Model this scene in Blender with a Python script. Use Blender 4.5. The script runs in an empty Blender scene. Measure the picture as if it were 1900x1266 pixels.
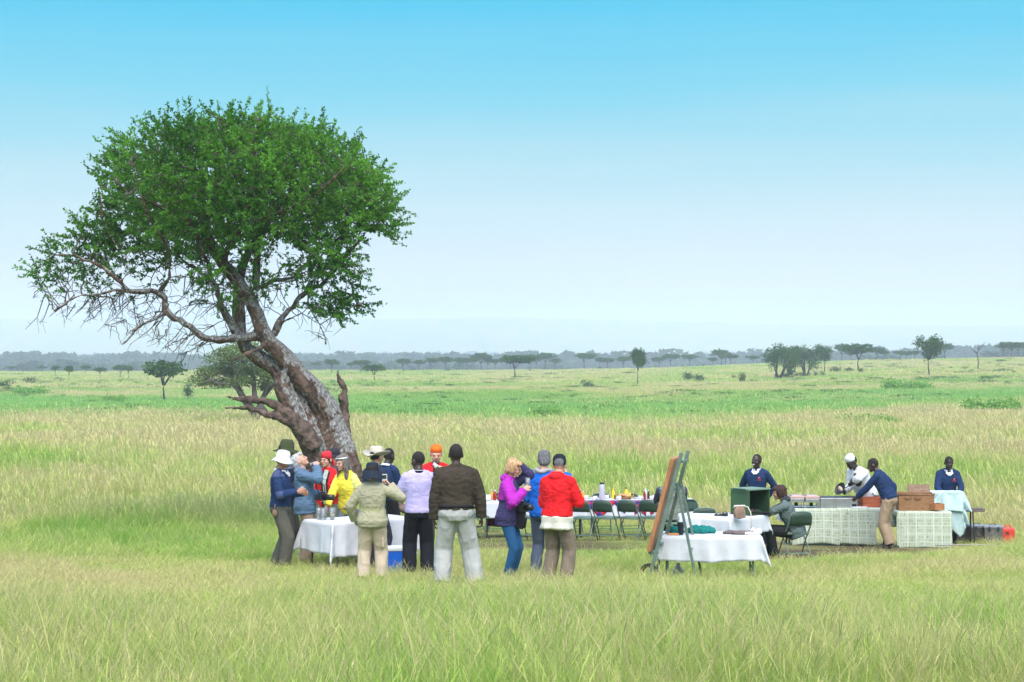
import bpy, bmesh, math, random
import numpy as np
from mathutils import Vector, Matrix, Euler, kdtree
sc = bpy.context.scene
R = math.radians
# ---------------------------------------------------------------- camera, light, exposure
F = 3694.0            # pixels of the 1900 px wide photograph per radian (70 mm lens)
CZ = 3.9              # camera height above the camp ground
HY = 643.0            # row of the horizon
cam = bpy.data.objects.new('camera', bpy.data.cameras.new('camera'))
sc.collection.objects.link(cam); sc.camera = cam
cam.data.sensor_width = 36; cam.data.lens = 70
cam.data.clip_start = .5; cam.data.clip_end = 60000
cam.location = (0, 0, CZ); cam.rotation_euler = (R(90) + (HY - 633) / F, 0, 0)
SUN_EL, SUN_AZ = 58, 172      # azimuth clockwise from +Y: behind the camera, to its right
sun = bpy.data.objects.new('sun', bpy.data.lights.new('sun', 'SUN'))
sc.collection.objects.link(sun)
sun.data.energy = .95; sun.data.angle = R(70); sun.data.color = (1, .955, .88)
sd = Vector((math.sin(R(SUN_AZ)) * math.cos(R(SUN_EL)), math.cos(R(SUN_AZ)) * math.cos(R(SUN_EL)), math.sin(R(SUN_EL))))
sun.rotation_euler = sd.to_track_quat('Z', 'Y').to_euler()
W = bpy.data.worlds.new('World'); sc.world = W; W.use_nodes = True
nt = W.node_tree; nt.nodes.clear()
sky = nt.nodes.new('ShaderNodeTexSky'); sky.sky_type = 'NISHITA'; sky.sun_disc = False
sky.sun_elevation = R(SUN_EL); sky.sun_rotation = R(SUN_AZ); sky.air_density = 1; sky.dust_density = 2; sky.ozone_density = 2
tc = nt.nodes.new('ShaderNodeTexCoord'); sx = nt.nodes.new('ShaderNodeSeparateXYZ')
nt.links.new(tc.outputs['Generated'], sx.inputs[0])
nz = nt.nodes.new('ShaderNodeTexNoise'); mp = nt.nodes.new('ShaderNodeMapping'); mp.inputs['Scale'].default_value = (1, 1, 14)
nt.links.new(tc.outputs['Generated'], mp.inputs[0]); nt.links.new(mp.outputs[0], nz.inputs['Vector'])
nz.inputs['Scale'].default_value = 3.5; nz.inputs['Detail'].default_value = 7
ma = nt.nodes.new('ShaderNodeMath'); ma.operation = 'MULTIPLY_ADD'; ma.inputs[1].default_value = .034
nt.links.new(nz.outputs[0], ma.inputs[0]); nt.links.new(sx.outputs['Z'], ma.inputs[2])
mr = nt.nodes.new('ShaderNodeMapRange'); mr.inputs[1].default_value = .017; mr.inputs[2].default_value = .215
nt.links.new(ma.outputs[0], mr.inputs[0])
cr = nt.nodes.new('ShaderNodeValToRGB'); nt.links.new(mr.outputs[0], cr.inputs[0])
EXPO = 1.72
SKYM = .98
ramp = [(0, (.82, .82, .80)), (.18, (.74, .80, .81)), (.42, (.43, .72, .81)), (.66, (.13, .63, .84)), (.88, (.0, .56, .88)), (1, (0, .52, .88))]
el = cr.color_ramp.elements
while len(el) < len(ramp): el.new(.5)
for e, (p, c) in zip(el, ramp): e.position = p; e.color = (*c, 1)
vm = nt.nodes.new('ShaderNodeVectorMath'); vm.operation = 'SCALE'; vm.inputs['Scale'].default_value = SKYM / 2 ** EXPO
nt.links.new(cr.outputs[0], vm.inputs[0])
vs = nt.nodes.new('ShaderNodeVectorMath'); vs.operation = 'SCALE'; vs.inputs['Scale'].default_value = .15
nt.links.new(sky.outputs[0], vs.inputs[0])
mx = nt.nodes.new('ShaderNodeMix'); mx.data_type = 'RGBA'
m2 = nt.nodes.new('ShaderNodeMapRange'); m2.inputs[1].default_value = .2; m2.inputs[2].default_value = .5
nt.links.new(sx.outputs['Z'], m2.inputs[0]); nt.links.new(m2.outputs[0], mx.inputs[0])
nt.links.new(vm.outputs[0], mx.inputs[6]); nt.links.new(vs.outputs[0], mx.inputs[7])
bg = nt.nodes.new('ShaderNodeBackground'); bg.inputs[1].default_value = 1
wo = nt.nodes.new('ShaderNodeOutputWorld'); nt.links.new(mx.outputs[2], bg.inputs[0]); nt.links.new(bg.outputs[0], wo.inputs[0])
sc.view_settings.view_transform = 'Standard'; sc.view_settings.look = 'None'; sc.view_settings.exposure = EXPO; sc.view_settings.gamma = 1
sc.cycles.use_denoising = True; sc.cycles.volume_bounces = 1; sc.cycles.max_bounces = 8; sc.cycles.transparent_max_bounces = 8
# ---------------------------------------------------------------- helpers
def h2(ix, iy, s=0):
    n = (ix.astype(np.int64) * 374761393 + iy.astype(np.int64) * 668265263 + s * 974634777) & 0xffffffff
    n = ((n ^ (n >> 13)) * 1274126177) & 0xffffffff
    return ((n ^ (n >> 16)) & 0xffff) / 65535.0
def vn(x, y, s=0):
    x = np.asarray(x, float); y = np.asarray(y, float)
    ix = np.floor(x); iy = np.floor(y); fx = x - ix; fy = y - iy
    fx = fx * fx * (3 - 2 * fx); fy = fy * fy * (3 - 2 * fy)
    a = h2(ix, iy, s); b = h2(ix + 1, iy, s); c = h2(ix, iy + 1, s); d = h2(ix + 1, iy + 1, s)
    return (a * (1 - fx) + b * fx) * (1 - fy) + (c * (1 - fx) + d * fx) * fy
def fbm(x, y, s=0, o=4):
    t = 0; a = .5
    for k in range(o):
        t = t + a * vn(x * 2 ** k, y * 2 ** k, s + k * 7); a *= .5
    return t / (1 - .5 ** o)
def vn3(p, s=0):
    z = p[:, 2]; iz = np.floor(z); fz = z - iz; fz = fz * fz * (3 - 2 * fz)
    def lay(k):
        x = p[:, 0] + h2(k, k * 3, s) * 57; y = p[:, 1] + h2(k * 5, k, s) * 91
        return vn(x, y, s)
    return lay(iz) * (1 - fz) + lay(iz + 1) * fz
def sstep(a, b, x):
    t = np.clip((x - a) / (b - a), 0, 1); return t * t * (3 - 2 * t)
def mesh(name, v, f, mats=(), smooth=False, mi=None):
    me = bpy.data.meshes.new(name)
    if isinstance(v, np.ndarray) and isinstance(f, np.ndarray):
        n = f.shape[1]
        me.vertices.add(len(v)); me.vertices.foreach_set('co', v.astype(np.float32).ravel())
        me.loops.add(f.size); me.loops.foreach_set('vertex_index', f.astype(np.int32).ravel())
        me.polygons.add(len(f)); me.polygons.foreach_set('loop_start', np.arange(0, f.size, n, dtype=np.int32))
        me.update(calc_edges=True)
    else:
        me.from_pydata([tuple(a) for a in v], [], [tuple(int(i) for i in a) for a in f])
    for m in mats: me.materials.append(m)
    if mi is not None: me.polygons.foreach_set('material_index', np.asarray(mi, dtype=np.int32))
    if smooth: me.polygons.foreach_set('use_smooth', np.ones(len(me.polygons), bool))
    me.update()
    return me
def link(name, me, parent=None, loc=None):
    o = bpy.data.objects.new(name, me); sc.collection.objects.link(o)
    if parent: o.parent = parent
    if loc is not None: o.location = loc
    return o
def tag(o, label=None, cat=None, group=None, kind=None):
    if label: o['label'] = label
    if cat: o['category'] = cat
    if group: o['group'] = group
    if kind: o['kind'] = kind
    return o
def thing(name, label, cat, loc=(0, 0, 0), rz=0, group=None):
    o = bpy.data.objects.new(name, None); sc.collection.objects.link(o)
    o.location = loc; o.rotation_euler = (0, 0, rz)
    return tag(o, label, cat, group)
def copy_tree(o, parent=None):
    c = o.copy(); sc.collection.objects.link(c)
    if parent is not None: c.parent = parent
    for ch in list(o.children): copy_tree(ch, c)
    return c
class MB:
    """collects shapes that become ONE mesh"""
    def __init__(s): s.v = []; s.f = []; s.m = []
    def add(s, v, f, m=0):
        k = len(s.v); s.v += [tuple(a) for a in v]; s.f += [tuple(i + k for i in a) for a in f]; s.m += [m] * len(f); return s
    def box(s, c, d, rot=None, m=0, tap=1.0):
        v = []
        for z in (-1, 1):
            t = tap if z > 0 else 1
            for x, y in ((-1, -1), (1, -1), (1, 1), (-1, 1)):
                p = Vector((x * d[0] / 2 * t, y * d[1] / 2 * t, z * d[2] / 2))
                if rot is not None: p = rot @ p
                v.append(Vector(c) + p)
        return s.add(v, [(3, 2, 1, 0), (4, 5, 6, 7), (0, 1, 5, 4), (1, 2, 6, 5), (2, 3, 7, 6), (3, 0, 4, 7)], m)
    def bar(s, a, b, w, t=None, m=0):
        a = Vector(a); b = Vector(b); d = b - a; q = d.to_track_quat('Z', 'Y').to_matrix()
        return s.box((a + b) / 2, (w, t or w, d.length), q, m)
    def tube(s, pts, r, n=8, m=0, cap=True, flat=1.0):
        pts = [Vector(p) for p in pts]; k = len(pts)
        rs = r if isinstance(r, (list, tuple, np.ndarray)) else [r] * k
        up = None; v = []; f = []
        for i, p in enumerate(pts):
            t = (pts[min(i + 1, k - 1)] - pts[max(i - 1, 0)])
            t = t.normalized() if t.length > 1e-9 else Vector((0, 0, 1))
            if up is None:
                up = Vector((0, 0, 1)).cross(t)
                if up.length < .01: up = Vector((1, 0, 0))
                up.normalize()
            up = (up - t * up.dot(t)).normalized(); w = t.cross(up)
            for j in range(n):
                a = 2 * math.pi * j / n
                v.append(p + (up * math.cos(a) + w * math.sin(a) * flat) * rs[i])
        for i in range(k - 1):
            for j in range(n):
                f.append((i * n + j, i * n + (j + 1) % n, (i + 1) * n + (j + 1) % n, (i + 1) * n + j))
        if cap: f.append(tuple(range(n))[::-1]); f.append(tuple((k - 1) * n + j for j in range(n)))
        return s.add(v, f, m)
    def lathe(s, prof, c=(0, 0, 0), n=20, m=0, rot=None):
        v = []; f = []; k = len(prof)
        for r, z in prof:
            for j in range(n):
                a = 2 * math.pi * j / n; p = Vector((max(r, 1e-4) * math.cos(a), max(r, 1e-4) * math.sin(a), z))
                if rot is not None: p = rot @ p
                v.append(p + Vector(c))
        for i in range(k - 1):
            for j in range(n): f.append((i * n + j, i * n + (j + 1) % n, (i + 1) * n + (j + 1) % n, (i + 1) * n + j))
        f.append(tuple(range(n))[::-1]); f.append(tuple((k - 1) * n + j for j in range(n)))
        return s.add(v, f, m)
    def ell(s, c, r, m=0, n=14, rot=None):
        v = []; f = []; k = n // 2 + 2
        for i in range(k):
            ph = math.pi * i / (k - 1) - math.pi / 2
            for j in range(n):
                a = 2 * math.pi * j / n; cr_ = max(math.cos(ph), 1e-4)
                p = Vector((cr_ * math.cos(a) * r[0], cr_ * math.sin(a) * r[1], math.sin(ph) * r[2]))
                if rot is not None: p = rot @ p
                v.append(p + Vector(c))
        for i in range(k - 1):
            for j in range(n): f.append((i * n + j, i * n + (j + 1) % n, (i + 1) * n + (j + 1) % n, (i + 1) * n + j))
        f.append(tuple(range(n))[::-1]); f.append(tuple((k - 1) * n + j for j in range(n)))
        return s.add(v, f, m)
    def build(s, name, mats, parent=None, smooth=False, bevel=0, loc=None):
        mats = mats if isinstance(mats, (list, tuple)) else [mats]
        me = mesh(name, s.v, s.f, mats, smooth, s.m)
        if bevel:
            bm = bmesh.new(); bm.from_mesh(me)
            bmesh.ops.bevel(bm, geom=bm.edges[:], offset=bevel, segments=2, affect='EDGES', clamp_overlap=True, profile=.5)
            bm.to_mesh(me); bm.free()
        return link(name, me, parent, loc)
def mat(name, col, rough=.7, metal=0, bump=0, bs=60, var=0, vs=8, spec=.3, trans=0, col2=None, sheen=0, stretch=None):
    m = bpy.data.materials.new(name); m.use_nodes = True; n = m.node_tree.nodes; l = m.node_tree.links
    p = n['Principled BSDF']; p.inputs['Base Color'].default_value = (*col, 1)
    p.inputs['Roughness'].default_value = rough; p.inputs['Metallic'].default_value = metal
    p.inputs['Specular IOR Level'].default_value = spec
    if sheen: p.inputs['Sheen Weight'].default_value = sheen
    if trans: p.inputs['Transmission Weight'].default_value = trans
    t = n.new('ShaderNodeTexCoord'); src = t.outputs['Object']
    if stretch:
        mm = n.new('ShaderNodeMapping'); mm.inputs['Scale'].default_value = stretch; l.new(src, mm.inputs[0]); src = mm.outputs[0]
    if var or col2:
        z = n.new('ShaderNodeTexNoise'); z.inputs['Scale'].default_value = vs; z.inputs['Detail'].default_value = 5; l.new(src, z.inputs['Vector'])
        r = n.new('ShaderNodeValToRGB'); l.new(z.outputs[0], r.inputs[0])
        a = tuple(c * (1 - var) for c in col); b = col2 or tuple(min(c * (1 + var), 1) for c in col)
        r.color_ramp.elements[0].color = (*a, 1); r.color_ramp.elements[0].position = .35
        r.color_ramp.elements[1].color = (*b, 1); r.color_ramp.elements[1].position = .65
        l.new(r.outputs[0], p.inputs['Base Color'])
    if bump:
        z = n.new('ShaderNodeTexNoise'); z.inputs['Scale'].default_value = bs; z.inputs['Detail'].default_value = 4; l.new(src, z.inputs['Vector'])
        b = n.new('ShaderNodeBump'); b.inputs['Strength'].default_value = bump; b.inputs['Distance'].default_value = .02
        l.new(z.outputs[0], b.inputs['Height']); l.new(b.outputs[0], p.inputs['Normal'])
    return m
# ---------------------------------------------------------------- terrain
_t = np.array([[0, 2.2], [14, 1.52], [20, 1.2], [24.6, .92], [29.5, .62], [33, .42], [37, .2], [40, .04], [46, -.12], [60, -.35], [80, -.6], [120, -1.15], [160, -1.75], [240, -2.75], [400, -3.1], [600, -3.75], [700, -4.6],
               [850, -12], [1300, -22], [2200, -30], [3000, -30], [3700, -24], [4500, 25], [5500, 74], [5900, 76], [7000, 60], [12000, 30], [30000, 10]])
_lx = np.linspace(math.log(1), math.log(30000), 3000)
_lz = np.interp(np.exp(_lx), _t[:, 0], _t[:, 1])
_k = np.exp(-np.linspace(-2, 2, 61) ** 2); _k /= _k.sum()
_lz = np.convolve(np.pad(_lz, 30, mode='edge'), _k, mode='valid')
def terr(x, y):
    x = np.asarray(x, float); y = np.asarray(y, float)
    d = np.maximum(np.hypot(x, y), 1.0); ld = np.log(d); u = np.arctan2(x, y) / .2546
    z = np.interp(ld, _lx, _lz)
    lat = np.interp(d, [90, 250, 400, 600, 900, 2000], [0, .9, 2.1, 4.2, 4.2, 0]) * sstep(-.1, 1.05, u) * (1 - sstep(3, 6, np.abs(u)))
    z = z + lat - .20 * np.exp(-((x - 2.7) / 2.2) ** 2 - ((y - 28.9) / 2.8) ** 2)
    z = z + (fbm(x / 9, y / 9, 3, 3) - .5) * .16 * sstep(8, 20, d) * (1 - .75 * np.exp(-((y - 36) / 8) ** 2)) + (fbm(x / 45, y / 60, 9, 3) - .5) * np.interp(d, [60, 120, 400, 800, 3000], [0, .5, 1.0, 1.5, 4])
    z = z + sstep(3800, 5500, d) * (fbm(u * 1.3 + 5, d / 2500, 21, 4) - .5) * 30
    # the hills sit a little higher left of the middle
    z = z + sstep(4000, 5700, d) * (6 * np.exp(-((u + .1) / .5) ** 2) - 14 * sstep(0, 1, u))
    return z
def tz(x, y): return float(terr(x, y))
def PX(px, D): return (px - 950) / F * D
def G(px, D, dz=0):
    x = PX(px, D); return Vector((x, D, tz(x, D) + dz))
def Z(py, D): return CZ - (py - HY) / F * D       # height that shows at row py at distance D
def hit(px, py):
    D = np.geomspace(12, 760, 3000); x = (px - 950) / F * D
    pr = HY + (CZ - terr(x, D)) * F / D
    i = np.argmax(pr <= py)
    if pr[i] > py: i = int(np.argmin(pr))
    return Vector((x[i], D[i], tz(x[i], D[i])))
def rows(x, y):
    y_ = np.maximum(y, 1); return 950 + x / y_ * F, HY + (CZ - terr(x, y)) * F / y_
def gb(px, py, cx, cy, rx, ry): return np.exp(-((px - cx) / rx) ** 2 - ((py - cy) / ry) ** 2)
def green(x, y):
    """0 straw .. 1 lush, by where on the plain the point lies"""
    px, py = rows(x, y)
    n1 = fbm(x / 14, y / 22, 31, 4); n2 = fbm(x / 2.3, y / 3.4, 41, 3); n3 = fbm(x / 38, y / 45, 51, 4)
    g = np.interp(py, [645, 668, 700, 722, 740, 770, 782, 800, 835, 850, 880, 905, 930, 950, 1040, 1075, 1110, 1170, 1266],
                  [.30, .22, .28, .38, .44, .40, .36, .36, .46, .49, .46, .46, .44, .50, .46, .32, .36, .45, .52])
    g = g + (n1 - .5) * 1.0 + (n2 - .5) * 1.0 + (fbm(x / .8, y / 1.1, 44, 2) - .5) * .5 * (y < 36) + (n3 - .5) * 1.25 * (py < 860) + (py < 738) * .75 * sstep(.54, .66, fbm(x / 16 + 3, y / 10, 61, 4)) * np.interp(py, [655, 680, 738], [.3, 1, 1])
    cy = np.interp(px, [0, 500, 650, 1250, 1550, 1900], [752, 752, 760, 766, 752, 727])
    hw = np.interp(px, [0, 500, 700, 1250, 1900], [15, 15, 24, 26, 13])
    q = py + (n3 - .5) * 22 + (n1 - .5) * 14; g = g + .92 * np.exp(-(np.abs(q - cy) / hw) ** 4)
    g = g + .50 * gb(px, py, 240, 1022, 340, 42) * (px < 620) + .8 * gb(px, py, 60, 862, 140, 18) + .5 * gb(px, py, 320, 890, 90, 14) + .5 * gb(px, py, 60, 812, 130, 7)
    g = g - .22 * gb(px, py, 120, 1085, 330, 32) - .30 * gb(px, py, 260, 938, 340, 24)
    g = g + .65 * gb(px, py, 1140, 885, 120, 9) + .45 * gb(px, py, 1330, 830, 230, 9) + .4 * gb(px, py, 1860, 893, 110, 11) + .4 * gb(px, py, 1400, 905, 200, 18)
    g = g - .4 * gb(px, py, 1650, 770, 330, 12) - .35 * gb(px, py, 1330, 850, 300, 10)
    return np.clip(g, 0, 1.15)
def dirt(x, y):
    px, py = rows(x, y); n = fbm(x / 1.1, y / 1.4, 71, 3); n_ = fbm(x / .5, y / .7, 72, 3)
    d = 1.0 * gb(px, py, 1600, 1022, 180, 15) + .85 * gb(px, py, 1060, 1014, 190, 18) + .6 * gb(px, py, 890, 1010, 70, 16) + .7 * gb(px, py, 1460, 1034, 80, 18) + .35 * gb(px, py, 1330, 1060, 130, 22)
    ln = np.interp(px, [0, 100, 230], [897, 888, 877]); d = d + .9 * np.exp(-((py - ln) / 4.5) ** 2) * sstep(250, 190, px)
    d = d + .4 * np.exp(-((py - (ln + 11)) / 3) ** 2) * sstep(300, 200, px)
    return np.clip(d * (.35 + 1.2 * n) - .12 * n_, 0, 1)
def lush(x, y):
    px, py = rows(x, y); cy = np.interp(px, [0, 500, 650, 1250, 1550, 1900], [752, 752, 760, 766, 752, 727])
    return np.clip(np.exp(-(np.abs(py + (fbm(x / 60, y / 90, 51, 3) - .5) * 22 - cy) / 26) ** 4) + .25 * (py < 735) , 0, 1)
def grass_shade(nodes, links, g, lu, rnd, p_out):
    """straw -> yellow green -> green by g; bluer where lush; rnd is a small hue/value jitter"""
    a = nodes.new('ShaderNodeValToRGB'); links.new(g, a.inputs[0])
    st = [(0, (.58, .505, .245)), (.24, (.55, .53, .205)), (.5, (.47, .53, .15)), (.8, (.35, .48, .10)), (1, (.255, .42, .075))]
    e = a.color_ramp.elements
    while len(e) < len(st): e.new(.5)
    for q, (p, c) in zip(e, st): q.position = p; q.color = (*c, 1)
    b = nodes.new('ShaderNodeMix'); b.data_type = 'RGBA'; b.blend_type = 'MIX'; b.inputs[7].default_value = (.24, .47, .13, 1)
    mu = nodes.new('ShaderNodeMath'); mu.operation = 'MULTIPLY'; links.new(lu, mu.inputs[0]); links.new(g, mu.inputs[1])
    mu2 = nodes.new('ShaderNodeMath'); mu2.operation = 'MULTIPLY'; mu2.inputs[1].default_value = .75; links.new(mu.outputs[0], mu2.inputs[0])
    links.new(mu2.outputs[0], b.inputs[0]); links.new(a.outputs[0], b.inputs[6])
    h = nodes.new('ShaderNodeHueSaturation'); links.new(b.outputs[2], h.inputs['Color'])
    m_ = nodes.new('ShaderNodeMapRange'); m_.inputs[3].default_value = .62; m_.inputs[4].default_value = 1.34; links.new(rnd, m_.inputs[0]); links.new(m_.outputs[0], h.inputs['Value'])
    return h.outputs[0]
def ground_mat():
    m = bpy.data.materials.new('savanna_ground'); m.use_nodes = True; n = m.node_tree.nodes; l = m.node_tree.links
    p = n['Principled BSDF']; p.inputs['Roughness'].default_value = .95; p.inputs['Specular IOR Level'].default_value = .1
    A = {}
    for k in ('green', 'dirt', 'lush'):
        a = n.new('ShaderNodeAttribute'); a.attribute_name = k; A[k] = a.outputs['Fac']
    t = n.new('ShaderNodeTexCoord')
    def noise(s, d=4, st=None):
        z = n.new('ShaderNodeTexNoise'); z.inputs['Scale'].default_value = s; z.inputs['Detail'].default_value = d
        v = n.new('ShaderNodeMapping'); v.inputs['Scale'].default_value = st or (1, .45, 1); l.new(t.outputs['Object'], v.inputs[0]); l.new(v.outputs[0], z.inputs['Vector'])
        return z.outputs[0]
    f1 = noise(1.3, 8); f2 = noise(.11, 6); f3 = noise(7, 6)
    a1 = n.new('ShaderNodeMath'); a1.operation = 'MULTIPLY_ADD'; a1.inputs[1].default_value = .9; l.new(f1, a1.inputs[0]); l.new(A['green'], a1.inputs[2])
    a2 = n.new('ShaderNodeMath'); a2.operation = 'MULTIPLY_ADD'; a2.inputs[1].default_value = .7; l.new(f2, a2.inputs[0]); l.new(a1.outputs[0], a2.inputs[2])
    a3 = n.new('ShaderNodeMath'); a3.operation = 'SUBTRACT'; a3.inputs[1].default_value = .8; l.new(a2.outputs[0], a3.inputs[0])
    c = grass_shade(n, l, a3.outputs[0], A['lush'], f3, None)
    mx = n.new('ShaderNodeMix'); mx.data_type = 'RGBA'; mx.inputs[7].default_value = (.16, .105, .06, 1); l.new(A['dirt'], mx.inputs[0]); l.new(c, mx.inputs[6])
    vmm = n.new('ShaderNodeVectorMath'); vmm.operation = 'SCALE'; vmm.inputs['Scale'].default_value = .50; l.new(mx.outputs[2], vmm.inputs[0]); l.new(vmm.outputs[0], p.inputs['Base Color'])  # colour scaled down to stand in for self-shadow among grass blades
    b = n.new('ShaderNodeBump'); b.inputs['Strength'].default_value = .6; b.inputs['Distance'].default_value = .15; l.new(f1, b.inputs['Height']); l.new(b.outputs[0], p.inputs['Normal'])
    return m
def build_ground():
    r = np.concatenate([[.6], np.geomspace(2, 11, 24), np.geomspace(11.3, 900, 620), np.geomspace(920, 25500, 110)])
    th = np.concatenate([np.linspace(-180, -22, 40)[:-1], np.linspace(-22, 22, 361), np.linspace(22, 180, 40)[1:-1]]) * math.pi / 180
    T, Rr = np.meshgrid(th, r); x = Rr * np.sin(T); y = Rr * np.cos(T)
    z = terr(x, y); nr, na = x.shape
    v = np.stack([x, y, z], -1).reshape(-1, 3)
    i = np.arange(nr - 1)[:, None] * na + np.arange(na)[None, :]; j = np.arange(nr - 1)[:, None] * na + (np.arange(na)[None, :] + 1) % na
    f = np.stack([i, j, j + na, i + na], -1).reshape(-1, 4)[:, ::-1]
    me = mesh('ground', v, f, [ground_mat()], True)
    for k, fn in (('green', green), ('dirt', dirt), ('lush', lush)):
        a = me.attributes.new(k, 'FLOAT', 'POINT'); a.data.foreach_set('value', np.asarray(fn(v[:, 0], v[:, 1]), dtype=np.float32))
    o = link('ground', me); tag(o, 'wide savanna plain of straw and green grass', None, None, 'structure')
build_ground()
# ---------------------------------------------------------------- scatter: one object, templates and points in one mesh, instanced by nodes
def scatter(name, templates, P, rot, scl, idx, tint, mats, attrs=()):
    """templates: list of (verts Nx3, quads Mx4, mat idx M, dict of vertex floats)"""
    nv = sum(len(t[0]) for t in templates)
    V = np.concatenate([t[0] for t in templates] + [P]); Fq = []; mi = []; tid = np.full(len(V), -1, np.int32); k = 0; bl = np.zeros(len(V), np.float32)
    for q, t in enumerate(templates):
        Fq.append(t[1] + k); mi.append(t[2]); tid[k:k + len(t[0])] = q; bl[k:k + len(t[0])] = t[3]; k += len(t[0])
    me = mesh(name, V, np.concatenate(Fq), mats, False, np.concatenate(mi))
    def fa(nm, full, typ='FLOAT'):
        a = me.attributes.new(nm, typ, 'POINT'); a.data.foreach_set('value' if typ != 'FLOAT_VECTOR' else 'vector', full.ravel())
    fa('tid', tid, 'INT'); fa('bl', bl)
    def pad(a, w=None):
        a = np.asarray(a, np.float32)
        z = np.zeros((nv,) + a.shape[1:], np.float32); return np.concatenate([z, a])
    fa('rot', pad(rot), 'FLOAT_VECTOR'); fa('scl', pad(scl), 'FLOAT_VECTOR'); fa('tint', pad(tint))
    fa('idx', np.concatenate([np.zeros(nv, np.int32), idx.astype(np.int32)]), 'INT')
    for nm, a in attrs: fa(nm, pad(a))
    o = link(name, me)
    g = bpy.data.node_groups.new(name, 'GeometryNodeTree')
    g.interface.new_socket('Geometry', in_out='INPUT', socket_type='NodeSocketGeometry'); g.interface.new_socket('Geometry', in_out='OUTPUT', socket_type='NodeSocketGeometry')
    N = g.nodes; L = g.links; gi = N.new('NodeGroupInput'); go = N.new('NodeGroupOutput')
    def na(nm, typ):
        a = N.new('GeometryNodeInputNamedAttribute'); a.data_type = typ; a.inputs['Name'].default_value = nm; return [s for s in a.outputs if s.enabled and s.name == 'Attribute'][0]
    def sel(q):
        c = N.new('FunctionNodeCompare'); c.data_type = 'INT'; c.operation = 'EQUAL'
        ii = [s for s in c.inputs if s.enabled]; L.new(na('tid', 'INT'), ii[0]); ii[1].default_value = q
        s = N.new('GeometryNodeSeparateGeometry'); s.domain = 'POINT'; L.new(gi.outputs[0], s.inputs[0]); L.new(c.outputs[0], s.inputs[1]); return s.outputs[0]
    j = N.new('GeometryNodeGeometryToInstance')
    outs = [sel(q) for q in range(len(templates))]
    for s in reversed(outs): L.new(s, j.inputs[0])      # multi-input sockets list the last link first
    ip = N.new('GeometryNodeInstanceOnPoints'); L.new(sel(-1), ip.inputs['Points']); L.new(j.outputs[0], ip.inputs['Instance'])
    ip.inputs['Pick Instance'].default_value = True
    L.new(na('idx', 'INT'), ip.inputs['Instance Index']); L.new(na('rot', 'FLOAT_VECTOR'), ip.inputs['Rotation']); L.new(na('scl', 'FLOAT_VECTOR'), ip.inputs['Scale'])
    L.new(ip.outputs[0], go.inputs[0])
    md = o.modifiers.new('scatter', 'NODES'); md.node_group = g
    return o
def grass_mat():
    m = bpy.data.materials.new('grass_blades'); m.use_nodes = True; n = m.node_tree.nodes; l = m.node_tree.links; n.clear()
    out = n.new('ShaderNodeOutputMaterial')
    def at(k, t='INSTANCER'):
        a = n.new('ShaderNodeAttribute'); a.attribute_name = k; a.attribute_type = t; return a.outputs['Fac']
    bl = at('bl', 'GEOMETRY')
    a = n.new('ShaderNodeMath'); a.operation = 'MULTIPLY_ADD'; a.inputs[1].default_value = -.75; l.new(bl, a.inputs[0]); l.new(at('tint'), a.inputs[2])
    a2 = n.new('ShaderNodeMath'); a2.operation = 'ADD'; a2.inputs[1].default_value = .375; l.new(a.outputs[0], a2.inputs[0])
    w = n.new('ShaderNodeTexWhiteNoise'); w.noise_dimensions = '1D'; l.new(bl, w.inputs['W'])
    c = grass_shade(n, l, a2.outputs[0], at('lush'), w.outputs[0], None)
    d = n.new('ShaderNodeBsdfDiffuse'); t = n.new('ShaderNodeBsdfTranslucent'); s = n.new('ShaderNodeMixShader'); s.inputs[0].default_value = .42
    l.new(c, d.inputs[0]); l.new(c, t.inputs[0]); l.new(d.outputs[0], s.inputs[1]); l.new(t.outputs[0], s.inputs[2]); l.new(s.outputs[0], out.inputs[0])
    return m
def tuft(seed, nb, rad, hh, width, bend, seedheads=0.0, seg=3):
    rs = np.random.RandomState(seed); V = []; Q = []; B = []; k = 0
    for b in range(nb):
        a = rs.rand() * 6.283; rr = rad * math.sqrt(rs.rand()); p = np.array([rr * math.cos(a), rr * math.sin(a), -.03])
        da = rs.rand() * 6.283; dv = np.array([math.cos(da), math.sin(da), 0]); h = hh * (.45 + .75 * rs.rand()); bd = bend * (.2 + rs.rand() ** 1.5) * h; w = width * (.6 + .8 * rs.rand())
        sh = rs.rand() < seedheads; br = rs.rand() * .75 if not sh else .8 + .2 * rs.rand(); fa = rs.rand() * 3.14; side = np.array([math.cos(fa), math.sin(fa), 0]); n = seg
        if sh: h *= 1.25; bd *= .7
        ts = np.linspace(0, 1, n + 1)
        for i, t in enumerate(ts):
            c = p + np.array([0, 0, h * (t - .18 * t * t * (bd / h))]) + dv * bd * t * t
            ww = w * (1 - .85 * t ** 1.5) if not sh else w * (.45 if t < .75 else 1.6)
            V += [c - side * ww / 2, c + side * ww / 2]; B += [br, br]
            if i: Q.append([k + 2 * i - 2, k + 2 * i - 1, k + 2 * i + 1, k + 2 * i])
        k += 2 * (n + 1)
        if sh:       # a narrow drooping seed head
            c = p + np.array([0, 0, h * (1 - .18 * bd / h)]) + dv * bd; e = c + dv * .05 * hh / .5 + np.array([0, 0, .09 * hh / .5])
            V += [c - side * w * .9, c + side * w * .9, e + side * w * .3, e - side * w * .3]; B += [br] * 4; Q.append([k, k + 1, k + 2, k + 3]); k += 4
    return (np.array(V), np.array(Q), np.zeros(len(Q), np.int32), np.array(B, np.float32))
def sample_ring(rs, d0, d1, dens, half=.30):
    A = half * (d1 * d1 - d0 * d0); n = int(A * dens)
    d = np.sqrt(rs.rand(n) * (d1 * d1 - d0 * d0) + d0 * d0); a = (rs.rand(n) * 2 - 1) * half
    return d * np.sin(a), d * np.cos(a)
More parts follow.
